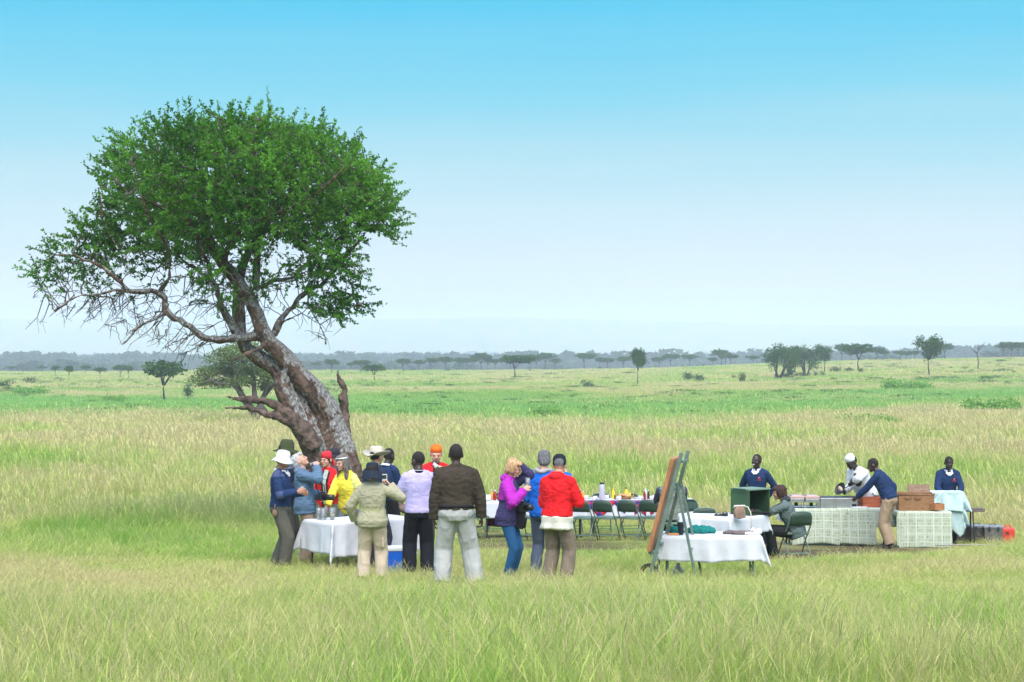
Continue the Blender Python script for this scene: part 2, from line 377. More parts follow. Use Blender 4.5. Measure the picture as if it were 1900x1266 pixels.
def gheight(x, y):
    px, py = rows(x, y)
    h = np.interp(y, [12, 18, 23, 27, 34, 50, 100], [.31, .23, .11, .12, .20, .32, .40])
    camp = np.clip(gb(px, py, 1060, 1000, 220, 22) * 1.2 + gb(px, py, 1600, 1012, 330, 22) * 1.2 + gb(px, py, 1330, 1000, 170, 22) + .5 * gb(px, py, 700, 1010, 220, 40), 0, 1)
    h = h * (1 - .74 * camp)
    return h * (1 - .9 * np.clip(dirt(x, y) * 1.3, 0, 1)) * (.35 + 1.3 * fbm(x / 1.3, y / 1.6, 88, 3))
def build_grass():
    rs = np.random.RandomState(5)
    T = [tuft(11, 26, .12, .5, .0065, .5), tuft(12, 26, .12, .5, .006, .8), tuft(13, 22, .12, .5, .005, .7, .45), tuft(14, 20, .14, .5, .0045, .9, .7),
         tuft(21, 34, .40, .5, .016, .5, .1, 2), tuft(22, 34, .40, .5, .015, .6, .35, 2), tuft(41, 8, .3, .66, .0032, .9, 1.0, 4), tuft(42, 7, .3, .7, .003, .6, 1.0, 4), tuft(31, 44, 1.1, .5, .035, .5, .2, 2), tuft(32, 44, 1.1, .5, .035, .6, .4, 2)]
    X = []; Y = []; I = []; S = []
    for d0, d1, dn, lo, hi, ws in ((11, 19, 130, 0, 4, 1), (19, 32, 90, 0, 4, 1), (32, 48, 36, 0, 4, 1.25), (44, 85, 9, 4, 6, 1), (80, 150, 5, 4, 6, 1.5), (145, 330, 1.2, 8, 10, 1), (330, 640, .22, 8, 10, 2.2), (11, 24, 16, 6, 8, 1), (24, 40, 6, 6, 8, 1)):
        x, y = sample_ring(rs, d0, d1, dn, .27 + 4.2 / d0); X.append(x); Y.append(y)
        g = green(x, y); i = rs.randint(lo, hi, len(x))
        if hi == 4: i = np.where(rs.rand(len(x)) < .75 - .6 * g, rs.randint(2, 4, len(x)), rs.randint(0, 2, len(x)))
        I.append(i); S.append(np.full(len(x), ws))
    X = np.concatenate(X); Y = np.concatenate(Y); I = np.concatenate(I); S = np.concatenate(S)
    h = gheight(X, Y) / .5 * (.7 + .6 * rs.rand(len(X))); keep = h > .08
    X, Y, I, S, h = X[keep], Y[keep], I[keep], S[keep], h[keep]; n = len(X)
    g = green(X, Y) + rs.normal(0, .20, n); g = np.where((I == 6) | (I == 7), .15 + .5 * rs.rand(n), g)
    far = np.interp(Y, [90, 300], [1, .55]); h = h * far
    sc_ = np.stack([S * (.6 + .4 * h), S * (.6 + .4 * h), h], -1)
    P = np.stack([X, Y, terr(X, Y)], -1)
    rot = np.stack([rs.normal(0, .07, n), rs.normal(0, .07, n), rs.rand(n) * 6.283], -1)
    o = scatter('grass', T, P, rot, sc_, I, g, [grass_mat()], (('lush', lush(X, Y)),))
    tag(o, 'tall straw and green savanna grass covering the ground', 'grass', None, 'stuff')
    print('grass tufts', n)
build_grass()
# ---------------------------------------------------------------- distant trees, bushes and forest
def leaf_mat(name, c1, c2, trans=.35):
    m = bpy.data.materials.new(name); m.use_nodes = True; n = m.node_tree.nodes; l = m.node_tree.links; n.clear()
    out = n.new('ShaderNodeOutputMaterial'); a = n.new('ShaderNodeAttribute'); a.attribute_name = 'bl'
    r = n.new('ShaderNodeMix'); r.data_type = 'RGBA'; r.inputs[6].default_value = (*c1, 1); r.inputs[7].default_value = (*c2, 1); l.new(a.outputs['Fac'], r.inputs[0])
    d = n.new('ShaderNodeBsdfDiffuse'); t = n.new('ShaderNodeBsdfTranslucent'); s = n.new('ShaderNodeMixShader'); s.inputs[0].default_value = trans
    l.new(r.outputs[2], d.inputs[0]); l.new(r.outputs[2], t.inputs[0]); l.new(d.outputs[0], s.inputs[1]); l.new(t.outputs[0], s.inputs[2]); l.new(s.outputs[0], out.inputs[0])
    return m
M_leafA = leaf_mat('acacia_leaves', (.018, .055, .014), (.075, .15, .03))
M_leafB = leaf_mat('bush_leaves', (.018, .055, .016), (.06, .13, .03))
M_leafC = leaf_mat('forest_leaves', (.015, .04, .018), (.035, .075, .03))
M_leafG = leaf_mat('mound_leaves', (.11, .28, .05), (.24, .44, .09))
M_leafO = leaf_mat('olive_leaves', (.07, .12, .04), (.22, .29, .10))
M_barkD = mat('dark_bark', (.055, .042, .033), .95, bump=.5, bs=20, var=.3)
def leaf_cloud(rs, blobs, n, size, flat=.6, clump=.35):
    """quads spread through the outer shells of ellipsoid blobs, gathered in clumps"""
    B = np.array(blobs, float); vol = B[:, 3] * B[:, 4] * B[:, 5]; vol = vol ** .67; nc = max(8, int(n / 14))
    bi = rs.choice(len(B), nc, p=vol / vol.sum()); d = rs.normal(size=(nc, 3)); d /= np.linalg.norm(d, axis=1)[:, None]
    rr = rs.rand(nc) ** .33; rr = .35 + .65 * rr
    C = B[bi, :3] + d * B[bi, 3:] * rr[:, None]; csh = rs.rand(nc)
    ci = rs.randint(0, nc, n); off = rs.normal(size=(n, 3)) * size * 2.2 * clump * 2 * np.array([1, 1, flat]); c = C[ci] + off
    nrm = rs.normal(size=(n, 3)); nrm[:, 2] = np.abs(nrm[:, 2]) + .3; nrm /= np.linalg.norm(nrm, axis=1)[:, None]
    t = np.cross(nrm, rs.normal(size=(n, 3))); t /= np.linalg.norm(t, axis=1)[:, None]; b = np.cross(nrm, t)
    s = size * (.5 + .9 * rs.rand(n))[:, None]; t = t * s; b = b * s * .6
    V = np.stack([c - t, c + b, c + t, c - b], 1).reshape(-1, 3); Q = np.arange(4 * n).reshape(-1, 4)
    sh = np.clip(csh[ci] * .75 + rs.rand(n) * .35, 0, 1); return V, Q, np.repeat(sh, 4)
def leaf_mesh(name, V, Q, sh, m):
    me = mesh(name, V, Q, [m]); a = me.attributes.new('bl', 'FLOAT', 'POINT'); a.data.foreach_set('value', sh.astype(np.float32)); return me
def limbs(rs, base, tops, r0, wob=.04, n=6):
    mb = MB()
    for t in tops:
        b = np.array(base, float) + np.array([rs.normal(0, r0 * .5), rs.normal(0, r0 * .5), 0]); t = np.array(t, float); pts = []
        for i in range(n):
            q = i / (n - 1); p = b * (1 - q) + t * q; p[0] += math.sin(q * 3.1 + t[0] * 9) * wob; p[1] += rs.normal(0, wob * .4); p[2] = b[2] * (1 - q) + t[2] * (q ** .85); pts.append(p)
        mb.tube(pts, [r0 * (1 - .75 * i / (n - 1)) for i in range(n)], 6)
    return mb
def crown_variant(kind, seed, nl):
    """unit tree, height 1, returns (trunk MB, leaf arrays)"""
    rs = np.random.RandomState(seed); bl = []; tops = []; fork = (rs.normal(0, .05), rs.normal(0, .03), .42)
    mb = MB()
    if kind == 'umbrella':
        nb = rs.randint(4, 7); w = .55
        for i in range(nb):
            a = 6.283 * i / nb + rs.rand() * .6; r = w * (.35 + .3 * rs.rand()); x = r * math.cos(a); y = r * math.sin(a)
            bl.append((x, y, .81 + rs.normal(0, .03), .31, .31, .15)); tops.append((x * .9, y * .9, .78))
        bl.append((0, 0, .86, .34, .34, .13))
        mb = limbs(rs, (0, 0, -.03), [fork], .036, .03); mb2 = limbs(rs, fork, tops, .016, .03, 4); mb.add(mb2.v, mb2.f)
        V = leaf_cloud(rs, bl, nl, .042, .35, .35)
    elif kind == 'round':
        nb = 8
        for i in range(nb):
            a = rs.rand() * 6.283; r = .28 * math.sqrt(rs.rand()); z = .55 + .36 * rs.rand(); bl.append((r * math.cos(a), r * math.sin(a), z, .17, .17, .13)); tops.append(bl[-1][:3])
        mb = limbs(rs, (0, 0, -.03), [(0, 0, .45)], .03, .02); mb2 = limbs(rs, (0, 0, .42), tops, .014, .02, 4); mb.add(mb2.v, mb2.f)
        V = leaf_cloud(rs, bl, nl, .032, .8, .5)
    elif kind == 'bushy':
        for i in range(14):
            a = rs.rand() * 6.283; r = .42 * math.sqrt(rs.rand()); z = .42 + .42 * rs.rand() - r * .35; bl.append((r * math.cos(a), r * math.sin(a), z, .2, .2, .14)); tops.append(bl[-1][:3])
        mb = limbs(rs, (0, 0, -.03), tops[:7], .028, .05); V = leaf_cloud(rs, bl, nl, .024, .7, .5)
    elif kind == 'shrub':
        for i in range(9):
            a = rs.rand() * 6.283; r = .55 * math.sqrt(rs.rand()); z = .3 + .45 * rs.rand() * (1 - r); bl.append((r * math.cos(a), r * math.sin(a), z, .3, .3, .28)); tops.append(bl[-1][:3])
        mb = limbs(rs, (0, 0, -.05), tops[:5], .03, .05); V = leaf_cloud(rs, bl, nl, .055, .8, .5)
    return mb, V
VAR = {}
for kind, seeds, nl in (('umbrella', (1, 2, 3, 4, 5), 1700), ('round', (6, 7), 3000), ('bushy', (8, 9), 2600), ('shrub', (10, 11, 12), 700)):
    for s in seeds:
        mb, (V, Q, sh) = crown_variant(kind, s, nl)
        tm = mesh('trunk', mb.v, mb.f, [M_barkD], True)
        VAR.setdefault(kind, []).append((tm, leaf_mesh('crown', V, Q, sh, {'shrub': M_leafB}.get(kind, M_leafA))))
def far_tree(kind, k, px, py, top, w, name, label, cat, group, rz=None, trunk=True, lean=0, crownmat=None):
    g = hit(px, py); s = F / g.y; h = (py - top) / s; wid = w / s
    tm, cm = VAR[kind][k % len(VAR[kind])]
    t = thing(name, label, cat, g, 0, group)
    nat = {'umbrella': 1.08, 'round': .85, 'bushy': 1.05, 'shrub': 1.4}[kind]
    rz = (px * 1.7 + py) % 6.28 if rz is None else rz
    for nm, me in (('trunk', tm), ('crown', cm)):
        o = link(nm if kind != 'shrub' or nm == 'crown' else 'stem', me, t); o.rotation_euler = (0, lean, rz); o.scale = (wid / nat, wid / nat, h)
    if kind == 'shrub': pass
    return t
NB = [(615, 693, 667, 34, 0), (651, 688, 672, 14, 1), (668, 692, 668, 24, 2), (678, 692, 669, 18, 3), (748, 690, 666, 30, 1), (777, 688, 668, 22, 4), (801, 689, 664, 24, 2), (828, 688, 662, 34, 0),
      (853, 687, 662, 20, 3), (866, 687, 663, 24, 1), (880, 687, 661, 16, 2), (892, 687, 655, 38, 4), (904, 686, 662, 20, 0), (919, 686, 664, 16, 1), (941, 688, 661, 24, 2), (983, 690, 658, 28, 3), (995, 684, 657, 22, 4), (1010, 683, 651, 38, 0),
      (1030, 682, 661, 22, 1), (1086, 681, 650, 38, 2), (1113, 679, 657, 16, 3), (1127, 679, 659, 28, 4), (1158, 678, 655, 32, 0), (1223, 676, 656, 24, 1), (1245, 676, 650, 36, 2), (1279, 675, 651, 28, 3), (1322, 673, 657, 18, 4),
      (1336, 674, 644, 40, 0), (1346, 674, 650, 24, 1), (1357, 673, 652, 24, 2), (1397, 671, 654, 24, 3), (1561, 669, 637, 30, 4), (1625, 667, 643, 30, 0), (1671, 665, 648, 30, 1), (1682, 665, 650, 22, 2), (1697, 664, 647, 24, 3),
      (1753, 664, 635, 36, 4), (1861, 662, 632, 28, 0), (1877, 662, 632, 32, 1), (1887, 661, 631, 34, 2), (21, 690, 680, 18, 3), (79, 691, 680, 20, 4), (103, 700, 679, 19, 0), (128, 708, 679, 17, 1), (159, 695, 678, 20, 2),
      (186, 703, 682, 23, 3), (224, 702, 678, 26, 4), (237, 702, 679, 24, 0), (550, 690, 669, 22, 2), (585, 688, 672, 18, 3), (1430, 690, 660, 18, 0), (1640, 668, 650, 20, 3), (1578, 668, 648, 18, 1)]
ORD = 'first second third fourth fifth sixth seventh eighth ninth tenth eleventh twelfth'.split()
LM = [(0, 'right of the left edge'), (252, 'right of the lone left acacia'), (700, 'right of the squat crooked acacia'), (962, 'right of the broad middle acacia'), (1185, 'right of the thin-stemmed ball tree'), (1535, 'right of the bushy clump'), (1730, 'right of the round-crowned tree')]
def acacia_label(i, px, size, ht):
    k = max(j for j, l_ in enumerate(LM) if l_[0] <= px); lo = LM[k][0]; hi = LM[k + 1][0] if k + 1 < len(LM) else 9999
    q = sum(1 for a in NB if lo <= a[0] < px)
    if q > 11: return '%s %s acacia, last flat top before the next landmark, %s' % (size, ht, LM[k][1])
    return '%s %s acacia, %s flat top %s' % (size, ht, ORD[q], LM[k][1])
def side(px): return 'left' if px < 520 else 'middle' if px < 1250 else 'right'
for i, (px, py, top, w, k) in enumerate(sorted(NB)):
    srt = sorted(NB); nb = srt[i - 1][0] if i else None
    size = 'small' if w < 20 else 'medium' if w < 30 else 'broad'
    ht = 'squat' if (py - top) < 18 else 'tall' if (py - top) > 27 else 'low'
    far_tree('umbrella', k, px, py, top, w, 'umbrella_tree', acacia_label(i, px, size, ht), 'tree', 'flat-topped acacias along the far edge of the plain')
S_ = lambda *a, **k: far_tree(*a, **k)
S_('umbrella', 0, 697, 709, 677, 44, 'umbrella_tree', 'wide flat umbrella acacia on a crooked leaning trunk, standing alone right of the big trunk', 'tree', None)
S_('umbrella', 2, 959, 703, 658, 58, 'umbrella_tree', 'broad umbrella acacia with a straight trunk standing forward of the middle tree line', 'tree', None)
S_('umbrella', 4, 306, 746, 672, 80, 'umbrella_tree', 'dense dark green umbrella acacia standing alone on the left plain', 'tree', None)
S_('umbrella', 1, 1592, 688, 638, 54, 'umbrella_tree', 'broad umbrella acacia just right of the bushy tree clump', 'tree', None)
S_('round', 0, 1723, 697, 627, 50, 'round_tree', 'round-crowned bright green tree with a bare straight trunk on the right rise', 'tree', None)
S_('round', 1, 1183, 715, 652, 34, 'round_tree', 'tall thin-stemmed dark tree with a ball of leaves, left of the round bush', 'tree', None)
S_('bushy', 0, 1443, 703, 632, 78, 'bushy_tree', 'largest bushy tree at the left end of the dark clump', 'tree', 'bushy trees in the dark clump')
S_('bushy', 1, 1466, 697, 630, 60, 'bushy_tree', 'middle bushy tree of the dark clump, on a single dark trunk', 'tree', 'bushy trees in the dark clump')
S_('bushy', 1, 1496, 697, 627, 70, 'bushy_tree', 'right bushy tree of the dark clump on several slanting stems', 'tree', 'bushy trees in the dark clump')
S_('round', 0, 1530, 690, 644, 34, 'round_tree', 'small rounded tree touching the right side of the dark clump', 'tree', None)
# bushes
for px, py, top, w, lab in ((1088, 721, 702, 26, 'dark round bush standing alone left of the thin-stemmed tree'), (1275, 706, 687, 26, 'left half of the paired dark bushes on the straw slope'), (1296, 708, 692, 28, 'right half of the paired dark bushes on the straw slope'),
                            (1378, 711, 687, 16, 'upright narrow bush right of the paired bushes'), (1361, 703, 694, 9, 'tiny bush just left of the upright narrow bush'), (1462, 702, 690, 26, 'bush at the foot of the dark tree clump, left one'),
                            (1492, 700, 689, 32, 'bush at the foot of the dark tree clump, right one'), (1514, 699, 687, 10, 'small bush just right of the dark tree clump'), (1526, 698, 687, 12, 'second small bush right of the dark tree clump'),
                            (1552, 692, 678, 24, 'leaning bush between the clump and the broad acacia'), (1573, 691, 680, 18, 'bush just left of the broad acacia trunk'), (1597, 693, 681, 14, 'small round bush touching the broad acacia trunk'), (1859, 671, 666, 22, 'low flat bush on the skyline at far right'),
                            (1790, 686, 679, 16, 'low scraggy bush left of the bare dead tree'), (57, 711, 698, 32, 'dark domed bush on the far left plain'), (8, 720, 702, 46, 'big dark bush cut by the left edge'), (24, 725, 716, 42, 'low spreading dark bushes near the left edge'),
                            (831, 686, 681, 9, 'tiny dark bush beside the acacia trunks, left of middle'), (765, 688, 684, 8, 'tiny dark bush between two small acacias, left of middle'), (671, 690, 686, 10, 'tiny dark bush at the foot of the paired thin acacias'), (1048, 682, 678, 8, 'tiny dark bush in the gap of the middle tree line'),
                            (1115, 679, 674, 9, 'tiny dark bush under the acacias left of the thin-stemmed tree'), (1266, 675, 671, 8, 'smallest dark bush right of middle on the skyline'), (1307, 674, 668, 13, 'blocky dark bush on the skyline right of middle'), (1215, 683, 678, 14, 'small green bush behind the thin-stemmed tree'),
                            (812, 709, 705, 14, 'low green bush in the straw, left of middle'), (835, 717, 712, 24, 'low wide green bush on the plain, left of middle'), (905, 712, 707, 24, 'low green bush below the middle acacias'), (1165, 694, 689, 28, 'flat green bush left of the thin-stemmed tree crown'), (1146, 712, 707, 26, 'flat green bush low on the slope beside the round bush'),
                            (1062, 720, 714, 36, 'flat green bush touching the dark round bush'), (1255, 719, 714, 34, 'flat green bush below the paired bushes')):
    far_tree('shrub', px, px, py, top, w, 'bush', lab, 'bush', 'scattered bushes on the plain')
# leafy mounds
for px, py, top, w, lab in ((1688, 724, 708, 90, 'long low leafy mound above the green strip at right'), (1604, 792, 774, 118, 'bright green leafy mound in the straw grass at right'), (1835, 772, 745, 124, 'large leafy mound near the right edge'),
                            (1012, 780, 757, 66, 'leafy mound on the green strip left of middle'), (214, 750, 735, 44, 'green mound with a brown top on the left plain'), (668, 776, 764, 46, 'low green mound just right of the big trunk'), (60, 733, 722, 90, 'low green mound at the far left')):
    g = hit(px, py); s = F / g.y; rs = np.random.RandomState(px); wd = w / s; h = (py - top) / s
    h *= 1.35; bl = [((rs.rand() - .5) * wd * .7, (rs.rand() - .5) * wd * .5, 0, wd * .25, wd * .25, h * (.6 + .4 * rs.rand())) for _ in range(7)]
    V, Q, sh = leaf_cloud(rs, bl, 3500, max(.06, .10 * wd / 5), .5, .6); V[:, 2] = np.abs(V[:, 2])
    tag(link('leafy_mound', leaf_mesh('leafy_mound', V, Q, sh, M_leafG), None, g), lab, 'mound', 'leafy mounds in the grass')
# columnar creeper-covered stump, sticks, dead tree
g = hit(349, 743); s = F / g.y; rs = np.random.RandomState(3)
V, Q, sh = leaf_cloud(rs, [(0, 0, .5 + .45 * i, .26, .26, .35) for i in range(4)], 700, .09, .8, .6)
t = thing('columnar_bush', 'narrow upright dark green bush between the lone acacia and the grey tree', 'bush', g)
link('foliage', leaf_mesh('foliage', V, Q, sh, M_leafB), t); MB().tube([(0, 0, -.1), (0, 0, 1)], .06, 6).build('stem', M_barkD, t)
def dead(px, py, top, lab, seed, name='dead_tree', n=7):
    g = hit(px, py); s = F / g.y; h = (py - top) / s; rs = np.random.RandomState(seed); mb = MB()
    mb.tube([(0, 0, -.1), (.03 * h, 0, .3 * h), (-.02 * h, 0, .6 * h), (.05 * h, 0, h)], [h * .025, h * .022, h * .015, h * .006], 6)
    for i in range(n):
        z = h * (.4 + .5 * rs.rand()); a = rs.choice([-1, 1]); l_ = h * (.15 + .2 * rs.rand())
        mb.tube([(0, 0, z), (a * l_ * .5, rs.normal(0, .1) * h, z + l_ * .4), (a * l_, rs.normal(0, .1) * h, z + l_ * 1.0)], [h * .012, h * .008, h * .004], 5)
    tag(mb.build(name, M_barkD, None, True, loc=g), lab, 'dead tree' if name == 'dead_tree' else 'stump')
dead(1814, 687, 640, 'bare leafless dead tree on the right slope', 1)
dead(1608, 692, 680, 'short bare stick of a dead shrub right of the broad acacia', 4, 'dead_stump', 3)
dead(168, 750, 740, 'short dark stump standing on the left plain', 2, 'dead_stump', 2)
dead(1795, 672, 662, 'thin broken stump on the right skyline', 6, 'dead_stump', 2)
dead(1225, 709, 702, 'tiny dark stump left of the paired bushes', 7, 'dead_stump', 1)
dead(1822, 708, 698, 'forked dark stump below the bare dead tree', 8, 'dead_stump', 3)
# mid-distance grey-green tree behind the leaning trunk
def grey_tree():
    g = hit(478, 790); s = F / g.y; rs = np.random.RandomState(17)
    def L(px, py, dy=0): return ((px - 478) / s, dy, (790 - py) / s)
    t = thing('grey_green_tree', 'wide grey-green layered tree on crossing stems, behind the leaning trunk', 'tree', g)
    mb = MB()
    for pts, r in (([(470, 800), (465, 760), (450, 735), (440, 715), (425, 700), (400, 690)], .28), ([(478, 800), (480, 760), (490, 730), (500, 705), (505, 690)], .26), ([(492, 800), (492, 765), (475, 735), (468, 700), (455, 670), (430, 660)], .26),
                   ([(466, 770), (445, 740), (438, 715), (440, 690), (420, 665), (400, 655)], .14), ([(455, 735), (430, 712), (400, 712), (380, 700), (362, 695)], .12), ([(490, 735), (512, 708), (525, 690)], .12), ([(440, 715), (415, 700), (395, 705), (372, 712)], .08)):
        P_ = [L(a, b, math.sin(a * .3) * .8) for a, b in pts]; mb.tube(P_, [r * (1 - .75 * i / (len(P_) - 1)) for i in range(len(P_))], 7)
    mb.build('trunk', mat('grey_bark', (.11, .095, .08), .95, bump=.5, bs=15, var=.3), t, True)
    bl = [(*L(px, py, rs.normal(0, 1.3)), rx / s, 1.4, rz / s) for px, py, rx, rz in ((440, 655, 34, 16), (470, 650, 30, 14), (410, 665, 32, 14), (395, 690, 34, 10), (368, 706, 20, 9), (430, 690, 38, 11), (475, 680, 30, 14), (500, 690, 22, 16), (505, 668, 14, 12), (450, 708, 24, 8), (398, 712, 28, 8), (488, 715, 16, 8))]
    V, Q, sh = leaf_cloud(rs, bl, 12000, .085, .5, .6)
    link('crown', leaf_mesh('crown', V, Q, sh, M_leafO), t)
grey_tree()
# forest in the valley
def build_forest():
    rs = np.random.RandomState(9); T = []
    for s in (61, 62, 63, 64):
        mb, (V, Q, sh) = crown_variant('bushy' if s % 2 else 'round', s, 260)
        V = V.copy(); c = V.reshape(-1, 4, 3); m_ = c.mean(1, keepdims=True); c = m_ + (c - m_) * 3.0; V = c.reshape(-1, 3)
        T.append((V, Q, np.zeros(len(Q), np.int32), sh.astype(np.float32)))
    X = []; Y = []; H = []
    def ring(d0, d1, n, h, thr, sc_):
        a = (rs.rand(n) * 2 - 1) * .33; d = np.sqrt(rs.rand(n) * (d1 * d1 - d0 * d0) + d0 * d0); x = d * np.sin(a); y = d * np.cos(a)
        k = fbm(x / sc_ + 3, y / sc_ * .6, 77, 3) > thr; X.append(x[k]); Y.append(y[k]); H.append(h * (.6 + .7 * rs.rand(k.sum())))
    ring(1000, 1400, 900, 12, .42, 90); ring(1400, 2500, 5500, 20, .42, 170); ring(2600, 3600, 3500, 17, .52, 420)
    X = np.concatenate(X); Y = np.concatenate(Y); H = np.concatenate(H); n = len(X); H = H * (1 + .12 * sstep(.1, .8, np.arctan2(X, Y) / .2546))
    P = np.stack([X, Y, terr(X, Y) - .5], -1); w = H * (1.0 + .5 * rs.rand(n))
    o = scatter('distant_forest', T, P, np.stack([np.zeros(n), np.zeros(n), rs.rand(n) * 6.28], -1), np.stack([w, w, H], -1), rs.randint(0, 4, n), rs.rand(n), [M_leafC])
    tag(o, 'hazy blue wooded valley beyond the plain', 'forest', None, 'stuff'); print('forest', n)
build_forest()

def build_scrub():
    rs = np.random.RandomState(23); T = []
    for sd in (71, 72, 73):
        r2 = np.random.RandomState(sd); bl = [((r2.rand() - .5) * .7, (r2.rand() - .5) * .7, .05, .25, .25, .8 * (.4 + .6 * r2.rand())) for _ in range(5)]
        V, Q, sh = leaf_cloud(r2, bl, 260, .09, .5, .5); V[:, 2] = np.abs(V[:, 2]); T.append((V, Q, np.zeros(len(Q), np.int32), sh.astype(np.float32)))
    d = np.geomspace(150, 620, 4000)[rs.randint(0, 4000, 2600)]; a = (rs.rand(2600) * 2 - 1) * .30; x = d * np.sin(a); y = d * np.cos(a)
    k = fbm(x / 30, y / 30, 99, 3) > .47; x, y = x[k], y[k]; n = len(x); w = 1.0 + 3.2 * rs.rand(n) ** 2; h = .25 + .45 * rs.rand(n) ** 2
    o = scatter('low_scrub', T, np.stack([x, y, terr(x, y)], -1), np.stack([np.zeros(n), np.zeros(n), rs.rand(n) * 6.28], -1), np.stack([w, w, h], -1), rs.randint(0, 3, n), rs.rand(n), [M_leafS])
    tag(o, 'low green scrub dotted over the far plain', 'scrub', None, 'stuff')
M_leafS = leaf_mat('scrub_leaves', (.05, .14, .03), (.13, .27, .06))
build_scrub()
# ---------------------------------------------------------------- the big leaning tree
TD = 42.0; TS = F / TD; TB = G(630, TD)
def TL(px, py, dy=0): return np.array([(px - 630) / TS, dy, (Z(py, TD + dy) - TB.z)]) * np.array([1, 1, 1]) + np.array([(px - 950) / F * dy, 0, 0])
def bark_mat():
    m = bpy.data.materials.new('lichen_bark'); m.use_nodes = True; n = m.node_tree.nodes; l = m.node_tree.links
    p = n['Principled BSDF']; p.inputs['Roughness'].default_value = .92; p.inputs['Specular IOR Level'].default_value = .15
    t = n.new('ShaderNodeTexCoord'); mp = n.new('ShaderNodeMapping'); mp.inputs['Scale'].default_value = (1, 1, .7); l.new(t.outputs['Object'], mp.inputs[0])
    def nz(s, d=6, src=None):
        z = n.new('ShaderNodeTexNoise'); z.inputs['Scale'].default_value = s; z.inputs['Detail'].default_value = d; z.inputs['Roughness'].default_value = .65; l.new(src or mp.outputs[0], z.inputs['Vector']); return z.outputs[0]
    r = n.new('ShaderNodeValToRGB'); l.new(nz(5), r.inputs[0]); e = r.color_ramp.elements
    e[0].position = .3; e[0].color = (.035, .024, .018, 1); e[1].position = .7; e[1].color = (.19, .125, .092, 1)
    a = n.new('ShaderNodeAttribute'); a.attribute_name = 'lich'
    q = n.new('ShaderNodeMath'); q.operation = 'MULTIPLY_ADD'; q.inputs[1].default_value = .38; l.new(a.outputs['Fac'], q.inputs[0]); l.new(nz(4.2, 4), q.inputs[2])
    k = n.new('ShaderNodeValToRGB'); l.new(q.outputs[0], k.inputs[0]); k.color_ramp.elements[0].position = .765; k.color_ramp.elements[1].position = .815
    c = n.new('ShaderNodeMix'); c.data_type = 'RGBA'; l.new(k.outputs[0], c.inputs[0]); l.new(r.outputs[0], c.inputs[6])
    r2 = n.new('ShaderNodeValToRGB'); l.new(nz(22), r2.inputs[0]); r2.color_ramp.elements[0].position = .35; r2.color_ramp.elements[0].color = (.08, .07, .062, 1); r2.color_ramp.elements[1].position = .6; r2.color_ramp.elements[1].color = (.35, .335, .31, 1)
    l.new(r2.outputs[0], c.inputs[7]); l.new(c.outputs[2], p.inputs['Base Color'])
    v = n.new('ShaderNodeTexVoronoi'); v.inputs['Scale'].default_value = 13; l.new(mp.outputs[0], v.inputs['Vector'])
    s = n.new('ShaderNodeMath'); s.operation = 'ADD'; l.new(nz(14), s.inputs[0]); l.new(v.outputs['Distance'], s.inputs[1])
    b = n.new('ShaderNodeBump'); b.inputs['Strength'].default_value = 1; b.inputs['Distance'].default_value = .05; l.new(s.outputs[0], b.inputs['Height']); l.new(b.outputs[0], p.inputs['Normal'])
    return m
def remesh(mb, voxel, smooth=2, fac=.5):
    me = mesh('tmp', mb.v, mb.f); o = bpy.data.objects.new('tmp', me); sc.collection.objects.link(o)
    r = o.modifiers.new('r', 'REMESH'); r.mode = 'VOXEL'; r.voxel_size = voxel; r.use_smooth_shade = True
    if smooth:
        s = o.modifiers.new('s', 'SMOOTH'); s.factor = fac; s.iterations = smooth
    dg = bpy.context.evaluated_depsgraph_get(); out = bpy.data.meshes.new_from_object(o.evaluated_get(dg))
    bpy.data.objects.remove(o); bpy.data.meshes.remove(me)
    return out
def getco(me):
    v = np.empty(len(me.vertices) * 3); me.vertices.foreach_get('co', v); n = np.empty(len(me.vertices) * 3); me.vertices.foreach_get('normal', n)
    return v.reshape(-1, 3), n.reshape(-1, 3)
def setco(me, v): me.vertices.foreach_set('co', v.ravel()); me.update()
